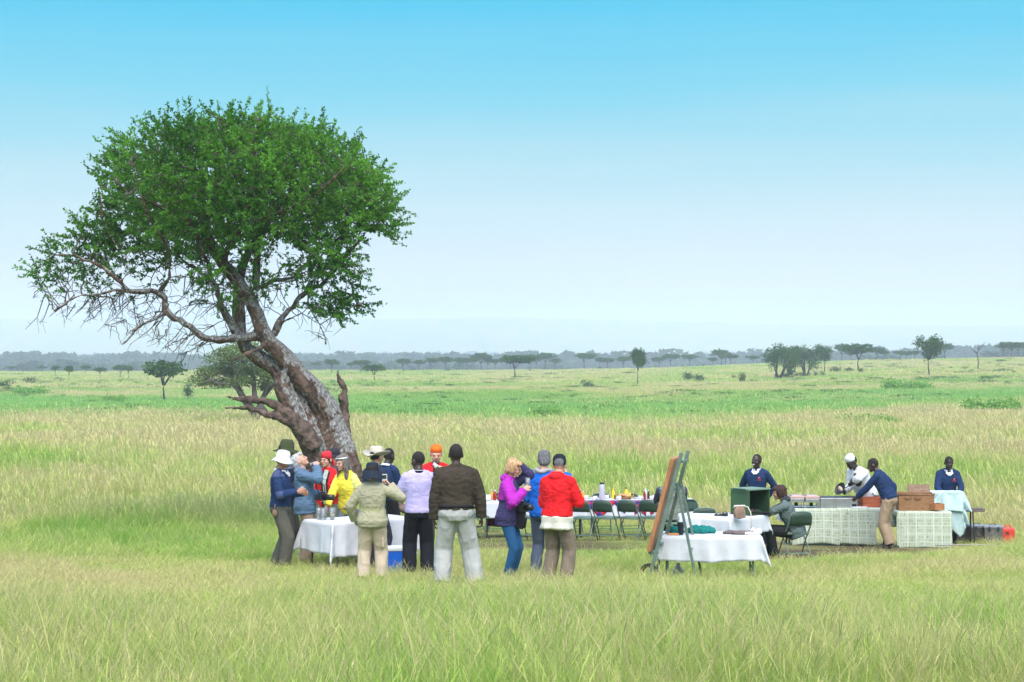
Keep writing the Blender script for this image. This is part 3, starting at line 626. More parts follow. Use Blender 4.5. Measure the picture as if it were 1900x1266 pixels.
def big_tree():
    rs = np.random.RandomState(7); M = bark_mat()
    t = thing('leaning_tree', 'large twisted tree with flaking lichen bark leaning left over the picnic, dense green crown', 'tree', TB)
    def pathm(P):      # px, py, width px, depth offset
        return [TL(a, b, d) for a, b, w, d in P], [w / 2 / TS * (.9 if 600 < b < 800 and w > 20 else 1) for a, b, w, d in P]
    tr = {
     'A': [(655, 1000, 70, 0), (648, 940, 66, 0), (640, 880, 66, 0), (630, 835, 62, 0), (617, 797, 58, 0), (607, 761, 50, -.05), (583, 721, 48, -.1), (551, 693, 43, -.12), (527, 664, 38, -.1), (500, 636, 34, -.1), (485, 607, 30, -.1), (476, 579, 26, -.05), (462, 553, 25, 0), (440, 520, 24, 0), (417, 493, 22, 0), (398, 465, 20, 0), (384, 440, 18, .1), (378, 415, 15, .1), (374, 380, 12, .2), (366, 340, 9, .2), (360, 300, 6, .3), (366, 275, 4, .3)],
     'B': [(600, 990, 70, .1), (600, 900, 66, .1), (597, 840, 62, .1), (583, 790, 60, .15), (560, 750, 58, .2), (538, 714, 46, .2), (512, 684, 40, .2), (480, 664, 36, .2), (456, 645, 30, .2), (446, 619, 28, .2), (444, 591, 26, .2), (442, 560, 24, .2), (443, 525, 19, .3), (449, 498, 16, .4), (462, 466, 14, .5), (478, 440, 11, .6), (492, 400, 8, .7), (500, 350, 6, .8), (510, 300, 4, .8)],
     'C': [(520, 690, 30, -.15), (530, 730, 40, -.2), (548, 775, 46, -.2), (580, 830, 50, -.15), (606, 900, 50, -.1)],
     'R0': [(640, 870, 50, -.3), (665, 930, 36, -.4), (690, 985, 26, -.5)], 'R2': [(600, 890, 50, -.4), (580, 960, 40, -.7), (560, 1000, 30, -.8)],
    }
    mb = MB()
    for k, P in tr.items():
        p, r = pathm(P); mb.tube(p, r, 14)
    big = {
     'L': [(490, 624, 22, -.1), (474, 624, 19, -.1), (452, 627, 17, -.2), (435, 628, 17, -.3), (404, 631, 15, -.4), (382, 628, 14, -.45), (362, 616, 13, -.5), (343, 602, 12, -.6), (325, 592, 12, -.6), (312, 580, 12, -.6), (307, 566, 13, -.6), (307, 552, 11, -.6), (294, 544, 10, -.6), (270, 541, 10, -.7), (243, 541, 9, -.8), (224, 524, 8, -.9), (203, 508, 7, -.9), (183, 493, 7, -.9), (165, 484, 6, -.9), (148, 478, 5, -.9), (125, 473, 4, -1), (100, 474, 2.5, -1)],
     'L2': [(243, 541, 7, -.8), (215, 538, 5, -.8), (190, 545, 4.5, -.8), (165, 548, 4, -.7), (140, 552, 3, -.7), (118, 566, 2, -.7), (102, 578, 1.5, -.7)],
     'L3': [(312, 575, 7, -.6), (290, 590, 6, -.7), (268, 600, 4.5, -.8), (250, 612, 3.5, -.8), (236, 632, 2.5, -.8), (226, 640, 1.5, -.8)],
     'L4': [(224, 524, 6, -.9), (232, 500, 5, -1), (226, 470, 4.5, -1.2), (205, 440, 4, -1.3), (188, 400, 3, -1.4), (182, 350, 2, -1.4)],
     'L5': [(294, 544, 7, -.6), (315, 515, 7, -.8), (318, 480, 6.5, -1), (300, 440, 6, -1.3), (275, 400, 5, -1.5), (255, 350, 4, -1.6), (245, 300, 3, -1.6)],
     'M': [(440, 624, 15, .1), (428, 600, 13, .1), (415, 575, 13, .1), (409, 555, 12, 0), (404, 535, 10, -.1), (392, 516, 9, -.2), (388, 490, 8, -.4), (372, 455, 7, -.6), (350, 410, 6, -.8), (335, 350, 4, -1), (320, 300, 3, -1)],
     'M2': [(392, 516, 7, -.2), (372, 508, 7, .2), (348, 490, 7, .5), (320, 470, 6, .8), (290, 440, 5, 1.1), (250, 415, 4, 1.3), (215, 400, 3, 1.4)],
     'R': [(508, 622, 13, .1), (518, 600, 12, .1), (535, 576, 11, .2), (550, 558, 10, .2), (565, 545, 9, .3), (585, 532, 8.5, .3), (600, 524, 8, .3), (614, 508, 7, .3), (626, 493, 6, .3), (640, 478, 6, .3), (655, 460, 5, .3), (680, 430, 4, .3), (710, 400, 3, .3), (730, 370, 2, .3)],
     'R2': [(472, 536, 10, .3), (492, 530, 9, .4), (513, 520, 8, .5), (543, 515, 7, .7), (575, 500, 6, .9), (600, 470, 5, 1), (630, 440, 4, 1.1), (665, 400, 3, 1.2), (690, 350, 2, 1.2)],
     'R3': [(600, 524, 6, .3), (625, 535, 5, .1), (645, 545, 4, 0), (660, 555, 2.5, -.1), (672, 568, 1.5, -.1)],
     'R4': [(520, 600, 6, .1), (550, 586, 5, -.2), (572, 570, 4.5, -.3), (585, 590, 3, -.4), (600, 618, 2, -.4), (604, 640, 1.2, -.4)],
     'U': [(474, 528, 15, .2), (476, 495, 14, .4), (478, 463, 12, .5), (488, 430, 10, .6), (510, 390, 8, .8), (545, 350, 6, .9), (575, 310, 4, 1), (590, 280, 3, 1)],
     'U2': [(417, 493, 12, 0), (425, 455, 11, -.3), (450, 420, 9, -.6), (470, 370, 7, -.9), (475, 320, 5, -1.1), (470, 270, 3, -1.2), (480, 220, 2, -1.2)],
     'U3': [(488, 430, 8, .6), (530, 415, 7, .2), (575, 400, 6, -.2), (620, 370, 5, -.4), (665, 340, 4, -.5), (690, 310, 3, -.5)],
     'U4': [(384, 440, 9, .1), (350, 400, 8, .4), (320, 350, 6, .7), (300, 300, 4, .9), (290, 260, 3, 1)],
     'U5': [(378, 415, 9, .1), (400, 370, 7, -.4), (410, 310, 5, -.8), (400, 260, 4, -1), (410, 220, 3, -1)],
     'U6': [(510, 390, 6, .8), (560, 400, 6, 1.2), (610, 410, 5, 1.5), (660, 390, 4, 1.6), (710, 370, 3, 1.6)],
     'U7': [(450, 420, 7, -.6), (500, 400, 6, -1.2), (550, 380, 5, -1.6), (600, 350, 4, -1.8), (640, 310, 3, -1.9)],
     'U8': [(350, 410, 5, -.8), (290, 380, 4, -1.6), (240, 360, 3, -2), (210, 330, 2, -2)],
     'U9': [(366, 340, 6, .2), (400, 290, 4, .8), (430, 240, 3, 1.2)],
    }
    nodes = []; par = []; main = []
    for k, P in big.items():
        p, r = pathm(P)
        # smooth wiggle
        q = []; rr = []
        for i in range(len(p) - 1):
            for f in (0, .5):
                q.append(p[i] * (1 - f) + p[i + 1] * f + (rs.normal(0, .02, 3) if f else 0)); rr.append(r[i] * (1 - f) + r[i + 1] * f)
        q.append(p[-1]); rr.append(r[-1]); main.append((q, rr))
        mb.tube(q, [max(a, .028) for a in rr], 10)
    me = remesh(mb, .030, 2); v, n = getco(me)
    # twisted ridges running along the trunk plus knobbly bark
    ang = np.arctan2(v[:, 1], v[:, 0] + v[:, 2] * .45); low = sstep(4.6, 1.0, v[:, 2])
    d = (fbm(v[:, 0] * 3 + v[:, 2] * 1.1, v[:, 1] * 3 - v[:, 2] * .4, 5, 4) - .5) * .26 * (.25 + .75 * low) + (vn3(v * np.array([9, 9, 5]), 3) - .5) * .05 * (.3 + .7 * low) + np.sin(v[:, 0] * 17 + v[:, 2] * 9 + 4 * vn3(v * 1.5, 8)) * .018 * low
    setco(me, v + n * d[:, None]); me.materials.append(M)
    li = me.attributes.new('lich', 'FLOAT', 'POINT'); lv = sstep(1.0, 2.0, v[:, 2]) * (.55 + .45 * sstep(-.2, .6, n[:, 2] + n[:, 0] * .5)) * (1 - .35 * sstep(4.8, 6, v[:, 2])); li.data.foreach_set('value', lv.astype(np.float32))
    link('trunk', me, t)
    # broken dead limbs
    for nm, P_, s_ in (('dead_limb', [[(590, 830, 36, -.3), (565, 800, 34, -.4), (546, 780, 28, -.45), (530, 768, 24, -.5), (512, 755, 18, -.5), (490, 746, 14, -.5), (463, 742, 12, -.5), (440, 740, 8, -.5), (418, 736, 3, -.5)], [(546, 785, 24, -.45), (515, 772, 18, -.55), (498, 766, 14, -.6), (480, 762, 11, -.6), (463, 757, 9, -.6), (440, 757, 7, -.6), (417, 757, 5, -.6)], [(500, 752, 10, -.45), (470, 738, 7, -.4), (448, 736, 4, -.4), (428, 742, 2, -.4)], [(440, 741, 5, -.5), (425, 736, 3, -.5), (415, 733, 1.5, -.5)]], 1),
                     ('broken_snag', [[(640, 850, 30, .2), (638, 800, 22, .2), (637, 761, 18, .2), (639, 740, 17, .2), (637, 722, 13, .2), (631, 707, 12, .2), (627, 697, 10, .2), (629, 688, 6, .2)]], 2),
                     ('dead_limb', [[(492, 640, 9, -.4), (478, 646, 8, -.5), (455, 657, 8, -.6), (440, 664, 6, -.6), (428, 672, 3, -.6)]], 3),
                     ('root', [[(690, 905, 30, -.6), (715, 925, 26, -.8), (738, 938, 20, -1.0), (760, 948, 12, -1.2), (770, 962, 8, -1.2)], [(640, 930, 60, -.6), (700, 950, 50, -1), (745, 975, 30, -1.2)]], 4)):
        m2 = MB()
        for P in P_:
            p, r = pathm(P); m2.tube([a + rs.normal(0, .015, 3) for a in p], r, 10)
        e = remesh(m2, .02, 1); v, n = getco(e); setco(e, v + n * ((vn3(v * 7, s_) - .5) * .07 + (vn3(v * 24, s_ + 3) - .5) * .035)[:, None]); e.materials.append(M_dead); link(nm, e, t)
    # crown : space colonisation inside ellipsoids seen in the photograph
    env = [(455, 345, 250, 108, 2.9, 1400), (430, 268, 160, 48, 2.2, 460), (285, 370, 108, 98, 2.0, 400), (655, 378, 88, 78, 1.8, 400), (420, 430, 215, 62, 2.1, 420), (138, 490, 80, 26, .7, 165), (205, 450, 70, 45, 1.0, 170), (600, 495, 78, 50, 1.3, 230), (632, 560, 36, 26, .8, 70), (560, 300, 105, 58, 2, 240), (88, 518, 30, 24, .5, 45), (430, 520, 130, 40, 1.6, 120), (255, 295, 60, 42, 1.2, 130), (300, 480, 110, 40, 1.5, 150), (250, 575, 95, 42, 1.1, 150), (160, 545, 80, 30, .8, 90), (345, 635, 55, 28, .8, 80), (430, 560, 90, 50, 1.2, 70), (600, 590, 60, 35, .8, 40)]
    A = []
    for cx, cy, rx, rz, ry, n_ in env:
        n_ = int(n_ * 1.7); d = rs.normal(size=(n_, 3)); d /= np.linalg.norm(d, axis=1)[:, None]; d *= (rs.rand(n_, 1) ** .42)
        c = TL(cx, cy); A.append(c + d * np.array([rx / TS, ry, rz / TS]))
    A = np.concatenate(A); A = A + rs.normal(0, .09, A.shape)
    pos = []; par = []
    for q, rr in main:
        for i, a in enumerate(q):
            if rr[i] < .11 or True: pos.append(a); par.append(-1)
    nm = len(pos); alive = np.ones(len(A), bool); step = .12; kill = .17; infl = 1.3
    for it in range(70):
        if not alive.any(): break
        kd = kdtree.KDTree(len(pos))
        for i, a in enumerate(pos): kd.insert(a, i)
        kd.balance(); acc = {}
        for ai in np.nonzero(alive)[0]:
            co, i, dd = kd.find(A[ai])
            if dd < kill: alive[ai] = False; continue
            if dd < infl * (1.6 if it < 10 else 1): acc.setdefault(i, []).append((A[ai] - pos[i]) / dd)
        if not acc: break
        for i, ds in acc.items():
            d = np.mean(ds, 0) + rs.normal(0, .16, 3) + np.array([0, 0, .04]); l_ = np.linalg.norm(d)
            if l_ < .05: continue
            pos.append(pos[i] + d / l_ * step); par.append(i)
    N = len(pos); ch = [[] for _ in range(N)]; rad = np.zeros(N)
    for i in range(nm, N): ch[par[i]].append(i)
    for i in range(N - 1, nm - 1, -1):
        rad[i] = .0065 if not ch[i] else (sum(rad[c] ** 2.2 for c in ch[i])) ** (1 / 2.2)
    rad = np.minimum(rad, .05); tips = [i for i in range(nm, N) if not ch[i]]; print('crown nodes', N, 'tips', len(tips))
    tw = MB(); done = set(); dirs = {}
    for tip in tips:                           # chains from every tip down to a drawn node
        c = [tip]
        while par[c[-1]] >= 0 and c[-1] not in done: done.add(c[-1]); c.append(par[c[-1]])
        if len(c) > 1: tw.tube([pos[i] for i in c[::-1]], [max(rad[i], .006) for i in c[::-1]] if rad[c[-1]] > 0 else [rad[c[-2]]] + [max(rad[i], .006) for i in c[::-1][1:]], 4, cap=False)
    P = np.array(pos); LV = []; LS = []
    def shoot(a, d, ln, dens, r=.068):
        n = max(3, int(dens * ln)); tt = rs.rand(n); c = a + d * (tt * ln)[:, None] + rs.normal(0, .008, (n, 3))
        q = rs.normal(size=(n, 3)); q /= np.linalg.norm(q, axis=1)[:, None]; q = q + d * .5; q /= np.linalg.norm(q, axis=1)[:, None]
        s = r * (.5 + .7 * rs.rand(n))[:, None]; sd = np.cross(q, rs.normal(size=(n, 3))); sd /= np.linalg.norm(sd, axis=1)[:, None]
        LV.append(np.stack([c, c + q * s * .5 + sd * s * .30, c + q * s, c + q * s * .5 - sd * s * .30], 1)); b = np.clip(.02 + 1.15 * (vn3(a[None, :] * 1.3 + 40, 3)[0] - .22) + rs.normal(0, .10), 0, .85); LS.append(np.clip(b + rs.rand(n) * .45, 0, 1))
    def dead_zone(p):      # lower inside of the crown carries few leaves
        px = 630 + (p[0]) * TS; py = 988 - p[2] * TS
        return (py > 560 and px < 520) or (py > 535 and px < 520 and rs.rand() < .6) or (py > 470 and px < 560 and rs.rand() < .55) or (py > 590)
    ctr = TL(450, 400)
    for i in range(nm, N):
        p = P[i]; par_p = P[par[i]]; d0 = p - par_p; l0 = np.linalg.norm(d0)
        if l0 < 1e-6: continue
        d0 = d0 / l0
        if rad[i] > .022: continue
        if vn3(p[None, :] * 1.15 + 70, 9)[0] < .27: continue
        if dead_zone(p):
            if not ch[i] or rs.rand() < .25:
                d = d0 + rs.normal(0, .5, 3) + np.array([-.3, 0, -.5]); d /= np.linalg.norm(d); ln = .15 + .3 * rs.rand()
                m_ = p + d * ln * .5 + rs.normal(0, .03, 3); tw.tube([p, m_, p + d * ln], [.007, .005, .003], 4, cap=False)
            continue
        for _ in range(3 if not ch[i] else 1):
            if ch[i] and rs.rand() < .15: continue
            out = (p - ctr); out[2] += .5; out /= np.linalg.norm(out) + 1e-6
            d = d0 * .7 + out * .7 + np.array([0, 0, .25]) + rs.normal(0, .45, 3); d /= np.linalg.norm(d); ln = .12 + (.50 if not ch[i] else .22) * rs.rand() ** 1.3
            shoot(p, d, ln, 90); tw.tube([p, p + d * ln * .9], [.006, .003], 3, cap=False)
    for i in range(420):                      # bare whips hanging under the left side and sticking out of the outline
        j = rs.randint(nm, N); p = P[j]; py = 988 - p[2] * TS
        if py > 500 and P[j][0] < -1.2:
            ln = .3 + .5 * rs.rand(); d = np.array([-.5 + rs.normal(0, .4), rs.normal(0, .3), -.8]); d /= np.linalg.norm(d); m_ = p + d * ln * .5 + rs.normal(0, .06, 3)
            tw.tube([p, m_, p + d * ln], [.013, .009, .004], 4, cap=False)
            for _ in range(3):
                f = m_ + (p + d * ln - m_) * rs.rand(); tw.tube([f, f + rs.normal(0, .12, 3)], [.005, .003], 3, cap=False)
    tw.build('branches', M_twig, t, True)
    V = np.concatenate(LV).reshape(-1, 3); sh = np.repeat(np.concatenate(LS), 4); print('leaves', len(V) // 4)
    link('crown', leaf_mesh('crown', V, np.arange(len(V)).reshape(-1, 4), sh, M_leafT), t)
M_dead = mat('dead_wood', (.05, .034, .027), .9, bump=.9, bs=18, col2=(.17, .115, .09), vs=6, stretch=(1, 1, 1))
M_twig = mat('twig_bark', (.06, .045, .036), .9, col2=(.16, .135, .12), vs=5)
M_leafT = leaf_mat('crown_leaves', (.020, .10, .012), (.155, .385, .042), .42)
big_tree()
# ---------------------------------------------------------------- people
def cloth(name, col, bump=.25, bs=40, rough=.85, col2=None, sheen=.0, var=.10):
    return mat(name, col, rough, bump=bump, bs=bs, var=var, vs=6, spec=.2, col2=col2, sheen=sheen)
SK_L = mat('skin_fair', (.56, .30, .21), .55, var=.08, vs=20); SK_T = mat('skin_tan', (.40, .20, .12), .55, var=.08, vs=20); SK_D = mat('skin_dark', (.060, .030, .022), .42, var=.12, vs=20, spec=.5); SK_E = mat('skin_deep', (.035, .018, .014), .42, var=.12, vs=20, spec=.5)
M_eye = mat('eye_dark', (.02, .015, .012), .3); M_brow = mat('brow_brown', (.20, .11, .075), .7); M_lip = mat('lip', (.38, .12, .09), .5); M_teeth = mat('teeth', (.7, .68, .62), .4)
M_white = cloth('white_cloth', (.66, .66, .65), .15); M_black = cloth('black_cloth', (.012, .012, .014)); M_navy = cloth('navy_wool', (.012, .030, .085), .3, 90); M_shoe = mat('shoe_leather', (.03, .022, .018), .6)
M_shoet = mat('tan_boot', (.16, .10, .06), .8); M_blackp = mat('black_plastic', (.012, .012, .013), .35, spec=.5); M_glass = mat('clear_glass', (.9, .95, .95), .05, trans=.85, spec=.5); M_lens = mat('lens_glass', (.02, .02, .03), .08, spec=.8)
def ring(c, X, Y, w, d, n=22, e=2.4):
    o = []
    for j in range(n):
        a = 2 * math.pi * j / n; ca, sa = math.cos(a), math.sin(a)
        o.append(c + X * (w * math.copysign(abs(ca) ** (2 / e), ca)) + Y * (d * math.copysign(abs(sa) ** (2 / e), sa)))
    return o
def loft(mb, rings):
    n = len(rings[0]); v = [p for r in rings for p in r]; f = []
    for i in range(len(rings) - 1):
        for j in range(n): f.append((i * n + j, i * n + (j + 1) % n, (i + 1) * n + (j + 1) % n, (i + 1) * n + j))
    f.append(tuple(range(n))[::-1]); f.append(tuple((len(rings) - 1) * n + j for j in range(n)))
    mb.add(v, f)
def ik(a, t, l1, l2, pole):
    a = Vector(a); t = Vector(t); d = t - a; L = d.length
    if L > (l1 + l2) * .995: t = a + d * ((l1 + l2) * .995 / L); d = t - a; L = d.length
    u = d / L; x = (l1 * l1 - l2 * l2 + L * L) / (2 * L); h = math.sqrt(max(l1 * l1 - x * x, 0))
    p = Vector(pole); p = p - u * p.dot(u)
    if p.length < 1e-3: p = Vector((0, 1, 0)) - u * u.y
    return a + u * x + p.normalized() * h, t
TM = [(.84, .150, .105, .01), (.93, .170, .120, .012), (1.02, .162, .112, .006), (1.12, .156, .108, 0), (1.24, .168, .118, 0), (1.33, .172, .114, .004), (1.40, .140, .090, .01), (1.45, .075, .066, .014)]
TF = [(.84, .150, .105, .01), (.92, .175, .122, .014), (1.02, .152, .106, .006), (1.10, .138, .098, 0), (1.22, .150, .118, -.01), (1.31, .150, .110, -.002), (1.38, .125, .086, .01), (1.44, .066, .060, .014)]
class Person:
    def __init__(s, label, px, D, H=1.75, rz=0, sex='m', g=1.0, lean=0, side=0, head=(0, 0), rh=None, lh=None, rp=None, lp=None, feet=((-.11, 0), (.11, 0)), pel=None, skin=None, x=None, twist=0, curl=.5, toe=8):
        s.k = H / 1.75; s.g = g; s.sex = sex; s.skin = skin or SK_L; s.n = 0
        b = G(px, D); s.t = thing('person', label, 'person', b, R(rz), None); s.base = b; s.rz = R(rz)
        s.pel = Vector(pel or (0, 0, .93)); s.lean = R(lean); s.side = R(side); s.twist = R(twist)
        s.L = Euler((s.lean, s.side, s.twist)).to_matrix()          # facing -Y: a positive lean tips the chest forward
        s.fw = .170 if sex == 'm' else .148
        s.sh = {}; s.wr = {}; s.el = {}; s.hip = {}; s.kn = {}; s.an = {}
        for q, sg in (('r', -1), ('l', 1)):
            s.sh[q] = s.U(Vector((sg * s.fw * g, .008, 1.385 if sex == 'm' else 1.365)))
            t = {'r': rh, 'l': lh}[q] or (sg * (.255 * g), -.04, .86); pole = {'r': rp, 'l': lp}[q] or (sg * .5, .8, -.6)
            s.el[q], s.wr[q] = ik(s.sh[q], t, .29, .255, pole)
            f = feet[0] if q == 'r' else feet[1]
            s.hip[q] = s.pel + Vector((sg * .088, 0, -.04)); s.an[q] = Vector((f[0], f[1], .085))
            s.kn[q], s.an[q] = ik(s.hip[q], s.an[q], .43, .41, (sg * .12, -1, 0))
        s.np = s.U(Vector((0, -.014, 1.505))); s.HR = Euler((R(head[0]), 0, R(head[1]))).to_matrix(); s.curl = curl
        s.body()
        for q, sg in (('r', -1), ('l', 1)):
            a = s.an[q]; m = MB(); d = Vector((math.sin(R(toe)) * sg, -1, 0))
            m.ell(a + Vector((0, .02, -.045)), (.042, .055, .042)); m.ell(a + d * .09 + Vector((0, 0, -.052)), (.046, .085, .034)); m.ell(a + d * .05 + Vector((0, 0, -.04)), (.04, .07, .045))
            s.fin(m, 'shoe', M_shoe if s.skin in (SK_D, SK_E) else M_shoet, .012, 1)
    def U(s, p):      # a point of the upright figure carried along with the leaning torso
        o = Vector((0, 0, .93)); return s.pel + s.L @ (Vector(p) - o)
    def Hd(s, p): return s.np + s.HR @ (Vector(p) * 1.07)
    def W(s, p):      # local to world
        return s.base + Matrix.Rotation(s.rz, 3, 'Z') @ (Vector(p) * s.k)
    def fin(s, mb, name, mats, vox, sm=2, wr=0, zone=None, parent=None, wf=(15, 15, 24)):
        me = remesh(mb, vox, sm); v, n = getco(me)
        if wr:
            s.n += 1; r = vn3(v * np.array(wf) + s.n * 13.7 + s.base.x * 31, 4); r2 = vn3(v * np.array(wf) * 2.1 + 5, 6); q = 1 - 2 * np.abs(r - .5); wr *= .62; v = v + n * ((q ** 2 - .4) * wr + (r2 - .5) * wr * .35)[:, None]
        mats = mats if isinstance(mats, (list, tuple)) else [mats]
        for m in mats: me.materials.append(m)
        if zone is not None:
            c = np.empty(len(me.polygons) * 3); me.polygons.foreach_get('center', c); me.polygons.foreach_set('material_index', np.asarray(zone(s, c.reshape(-1, 3)), dtype=np.int32))
        setco(me, v * s.k); me.polygons.foreach_set('use_smooth', np.ones(len(me.polygons), bool))
        return link(name, me, parent or s.t)
    def torso(s, mb, off, z0, z1=9, flare=0):
        T = TM if s.sex == 'm' else TF; X = s.L @ Vector((1, 0, 0)); Y = s.L @ Vector((0, 1, 0)); rs = []; zs = [t[0] for t in T]
        zz = [z0] + [z for z in zs if z > z0 + .02 and z < z1]
        for z in zz:
            w = np.interp(z, zs, [t[1] for t in T]); d = np.interp(z, zs, [t[2] for t in T]); y = np.interp(z, zs, [t[3] for t in T])
            if z < .84: w += 0; d += 0
            fl = flare * max(0, (1.1 - z) / .3)
            bel = .03 * (s.g - 1) * 3 * math.exp(-((z - 1.08) / .12) ** 2)
            rs.append(ring(s.U(Vector((0, y - bel, z))), X, Y, w * s.g + off + fl, d * s.g + off + fl + bel))
        loft(mb, rs)
    def arm(s, mb, q, off, to=1.0, loose=0):
        S, E, Wr = s.sh[q], s.el[q], s.wr[q]; g = s.g ** .5 * (1 if s.sex == 'm' else .88)
        r0, r1, r2 = .056 * g + off, .046 * g + off + loose * .5, .033 * g + off + loose
        A = S + (s.U(Vector((0, .01, 1.40))) - S) * .35
        mb.tube([A, S], [r0 * .95, r0], 12); mb.ell(S, (r0, r0, r0)); mb.tube([S, S.lerp(E, .5), E], [r0, (r0 + r1) / 2 + .003, r1], 12); mb.ell(E, (r1, r1, r1))
        W2 = E.lerp(Wr, to); mb.tube([E, E.lerp(W2, .4), W2], [r1, r1 * .98, r2], 12)
    def leg(s, mb, q, off, to=1.0, loose=0):
        H, K, A = s.hip[q], s.kn[q], s.an[q]; g = s.g ** .5; r0, r1, r2 = .088 * g + off, .058 * g + off + loose * .6, .042 + off + loose
        mb.ell(H, (r0, r0, r0)); mb.tube([H, H.lerp(K, .5), K], [r0, (r0 + r1) / 2, r1], 14); mb.ell(K, (r1, r1, r1)); A2 = K.lerp(A, to)
        mb.tube([K, K.lerp(A2, .35), A2], [r1, r1 * .98, r2], 14)
    def hand(s, mb, q, sg):
        d = (s.wr[q] - s.el[q]).normalized(); W_ = s.wr[q]
        up = Vector((0, 0, 1)) if abs(d.z) < .8 else Vector((0, -1, 0))
        nrm = Vector((-sg, 0, 0)) if abs(d.x) < .8 else Vector((0, 0, -1))        # palm faces the body
        nrm = (nrm - d * nrm.dot(d)).normalized(); lat = d.cross(nrm).normalized()
        if lat.dot(Vector((0, -1, .6))) < 0: lat = -lat                           # thumb side up / forward
        M = Matrix((lat, d, nrm)).transposed()
        mb.tube([W_ - d * .03, W_ + d * .01], [.030, .027], 10); mb.ell(W_ + d * .050, (.041, .052, .017), rot=M)
        for i in range(4):
            b = W_ + d * .085 + lat * (.030 - .020 * i); L = (.036, .040, .037, .029)[i]; c = s.curl * (1 + .12 * i); p = [W_ + d * .05 + lat * (.024 - .016 * i), b]; a = c * .7; dd = d
            for seg in (1, .75, .6):
                dd = (d * math.cos(a) + nrm * math.sin(a)); p.append(p[-1] + dd * L * seg); a += c * 1.1
            mb.tube(p, [.0095, .0095, .009, .0085, .0075], 8)
        p = [W_ + d * .02 + lat * .020, W_ + d * .045 + lat * .045 + nrm * .008, W_ + d * .072 + lat * .052 + nrm * .022, W_ + d * .092 + lat * .045 + nrm * .034]
        mb.tube(p, [.013, .012, .0105, .009], 8)
        s.grip = getattr(s, 'grip', {}); s.grip[q] = W_ + d * .085 + nrm * .035
    def body(s):
        mb = MB(); s.torso(mb, -.006, .84)
        for q, sg in (('r', -1), ('l', 1)): s.arm(mb, q, -.004); s.leg(mb, q, -.004); s.hand(mb, q, sg); mb.ell(s.an[q] + Vector((0, -.05, -.05)), (.035, .09, .03))
        mb.tube([s.U(Vector((0, .018, 1.42))), s.U(Vector((0, .012, 1.475))), s.np + s.HR @ Vector((0, .012, .05))], [.068, .056, .052] if s.sex == 'm' else [.058, .046, .044], 14)
        k = 1 if s.sex == 'm' else .95
        def e(c, r): mb.ell(s.Hd(c), [a * k * 1.07 for a in r], rot=s.HR, n=18)
        e((0, .012, .125), (.077, .096, .098)); e((0, -.035, .085), (.062, .062, .086)); e((0, -.045, .038), (.046, .045, .036)); e((0, -.080, .020), (.024, .020, .017)); e((0, -.080, .130), (.052, .016, .010)); e((0, -.090, .050), (.026, .012, .010))
        mb.tube([s.Hd((0, -.088, .122)), s.Hd((0, -.108, .090)), s.Hd((0, -.108, .078))], [.009, .015, .012], 8); mb.ell(s.Hd((0, -.10, .08)), (.018, .012, .009), rot=s.HR)
        for sg in (-1, 1): e((sg * .078, .012, .095), (.010, .019, .031)); e((sg * .040, -.070, .078), (.018, .018, .018))
        mb.ell(s.Hd((0, -.02, .05)), (.045, .05, .04), rot=s.HR)
        s.b = s.fin(mb, 'body', s.skin, .0065, 2)
    def face(s, mouth='lip', eyes=True):
        if eyes:
            for sg in (-1, 1):
                m = MB(); m.ell(s.Hd((sg * .031, -.088, .108)), (.010, .008, .004), rot=s.HR); s.fin0(m, 'eye', M_eye)
                m = MB(); m.ell(s.Hd((sg * .032, -.093, .128)), (.017, .005, .003), rot=s.HR); s.fin0(m, 'eyebrow', M_eye if s.skin in (SK_D, SK_E) else M_brow)
        m = MB(); m.ell(s.Hd((0, -.103, .050)), (.022, .006, .006 if mouth != 'smile' else .009), rot=s.HR); s.fin0(m, 'mouth', M_teeth if mouth == 'smile' else M_lip if s.skin in (SK_L, SK_T) else SK_D)
    def fin0(s, m, name, mt, parent=None, smooth=True):
        m.v = [tuple(Vector(v) * s.k) for v in m.v]; return m.build(name, mt, parent or s.t, smooth)
    def top(s, mats, off=.016, hem=.90, sleeve=1.0, loose=.008, flare=0, zone=None, wr=.012, name='jacket', collar=None, hood=None, arms=True, z1=9):
        mb = MB(); s.torso(mb, off, hem, z1, flare)
        if arms:
            for q in 'rl': s.arm(mb, q, off * .8, sleeve, loose)
            a, b = s.U(Vector((0, .012, 1.40))), s.U(Vector((0, .014, 1.465)))
            for q in 'rl': mb.tube([b, s.sh[q].lerp(b, .35) + Vector((0, 0, .012)), s.sh[q]], [.045 + off * .3, .05 + off * .5, .056 + off * .5], 12)
        if collar: mb.tube([s.U(Vector((0, .014, 1.44))), s.U(Vector((0, .016, 1.44 + collar)))], [.078, .070], 16)
        o = s.fin(mb, name, mats, .011, 2, wr, zone)
        if hood:
            m = MB(); m.ell(s.U(Vector((0, .085, 1.455))), (.105, .06, .055), rot=s.L); m.tube([s.U(Vector((-.075, .0, 1.47))), s.U(Vector((-.06, .07, 1.50))), s.U(Vector((.06, .07, 1.50))), s.U(Vector((.075, 0, 1.47)))], .032, 10)
            s.fin(m, 'hood', hood, .011, 2, .008)
        return o
    def trousers(s, mt, off=.014, loose=.018, to=1.0, wr=.012, zone=None, top=1.0, name='trousers'):
        mb = MB(); T = []; X = Vector((1, 0, 0)); Y = Vector((0, 1, 0)); g = s.g
        for z, w, d in ((-.10, .12, .10), (-.04, .165, .118), (.02, .170, .12), (.08, .160, .112)):
            T.append(ring(s.pel + s.L @ Vector((0, .008, z)) if z > 0 else s.pel + Vector((0, .008, z)), X, Y, w * g + (off if z < 0 else off * .6), d * g + (off if z < 0 else off * .6)))
        loft(mb, T)
        for q in 'rl': s.leg(mb, q, off, to, loose)
        return s.fin(mb, name, mt, .011, 2, wr, zone, wf=(14, 14, 6))
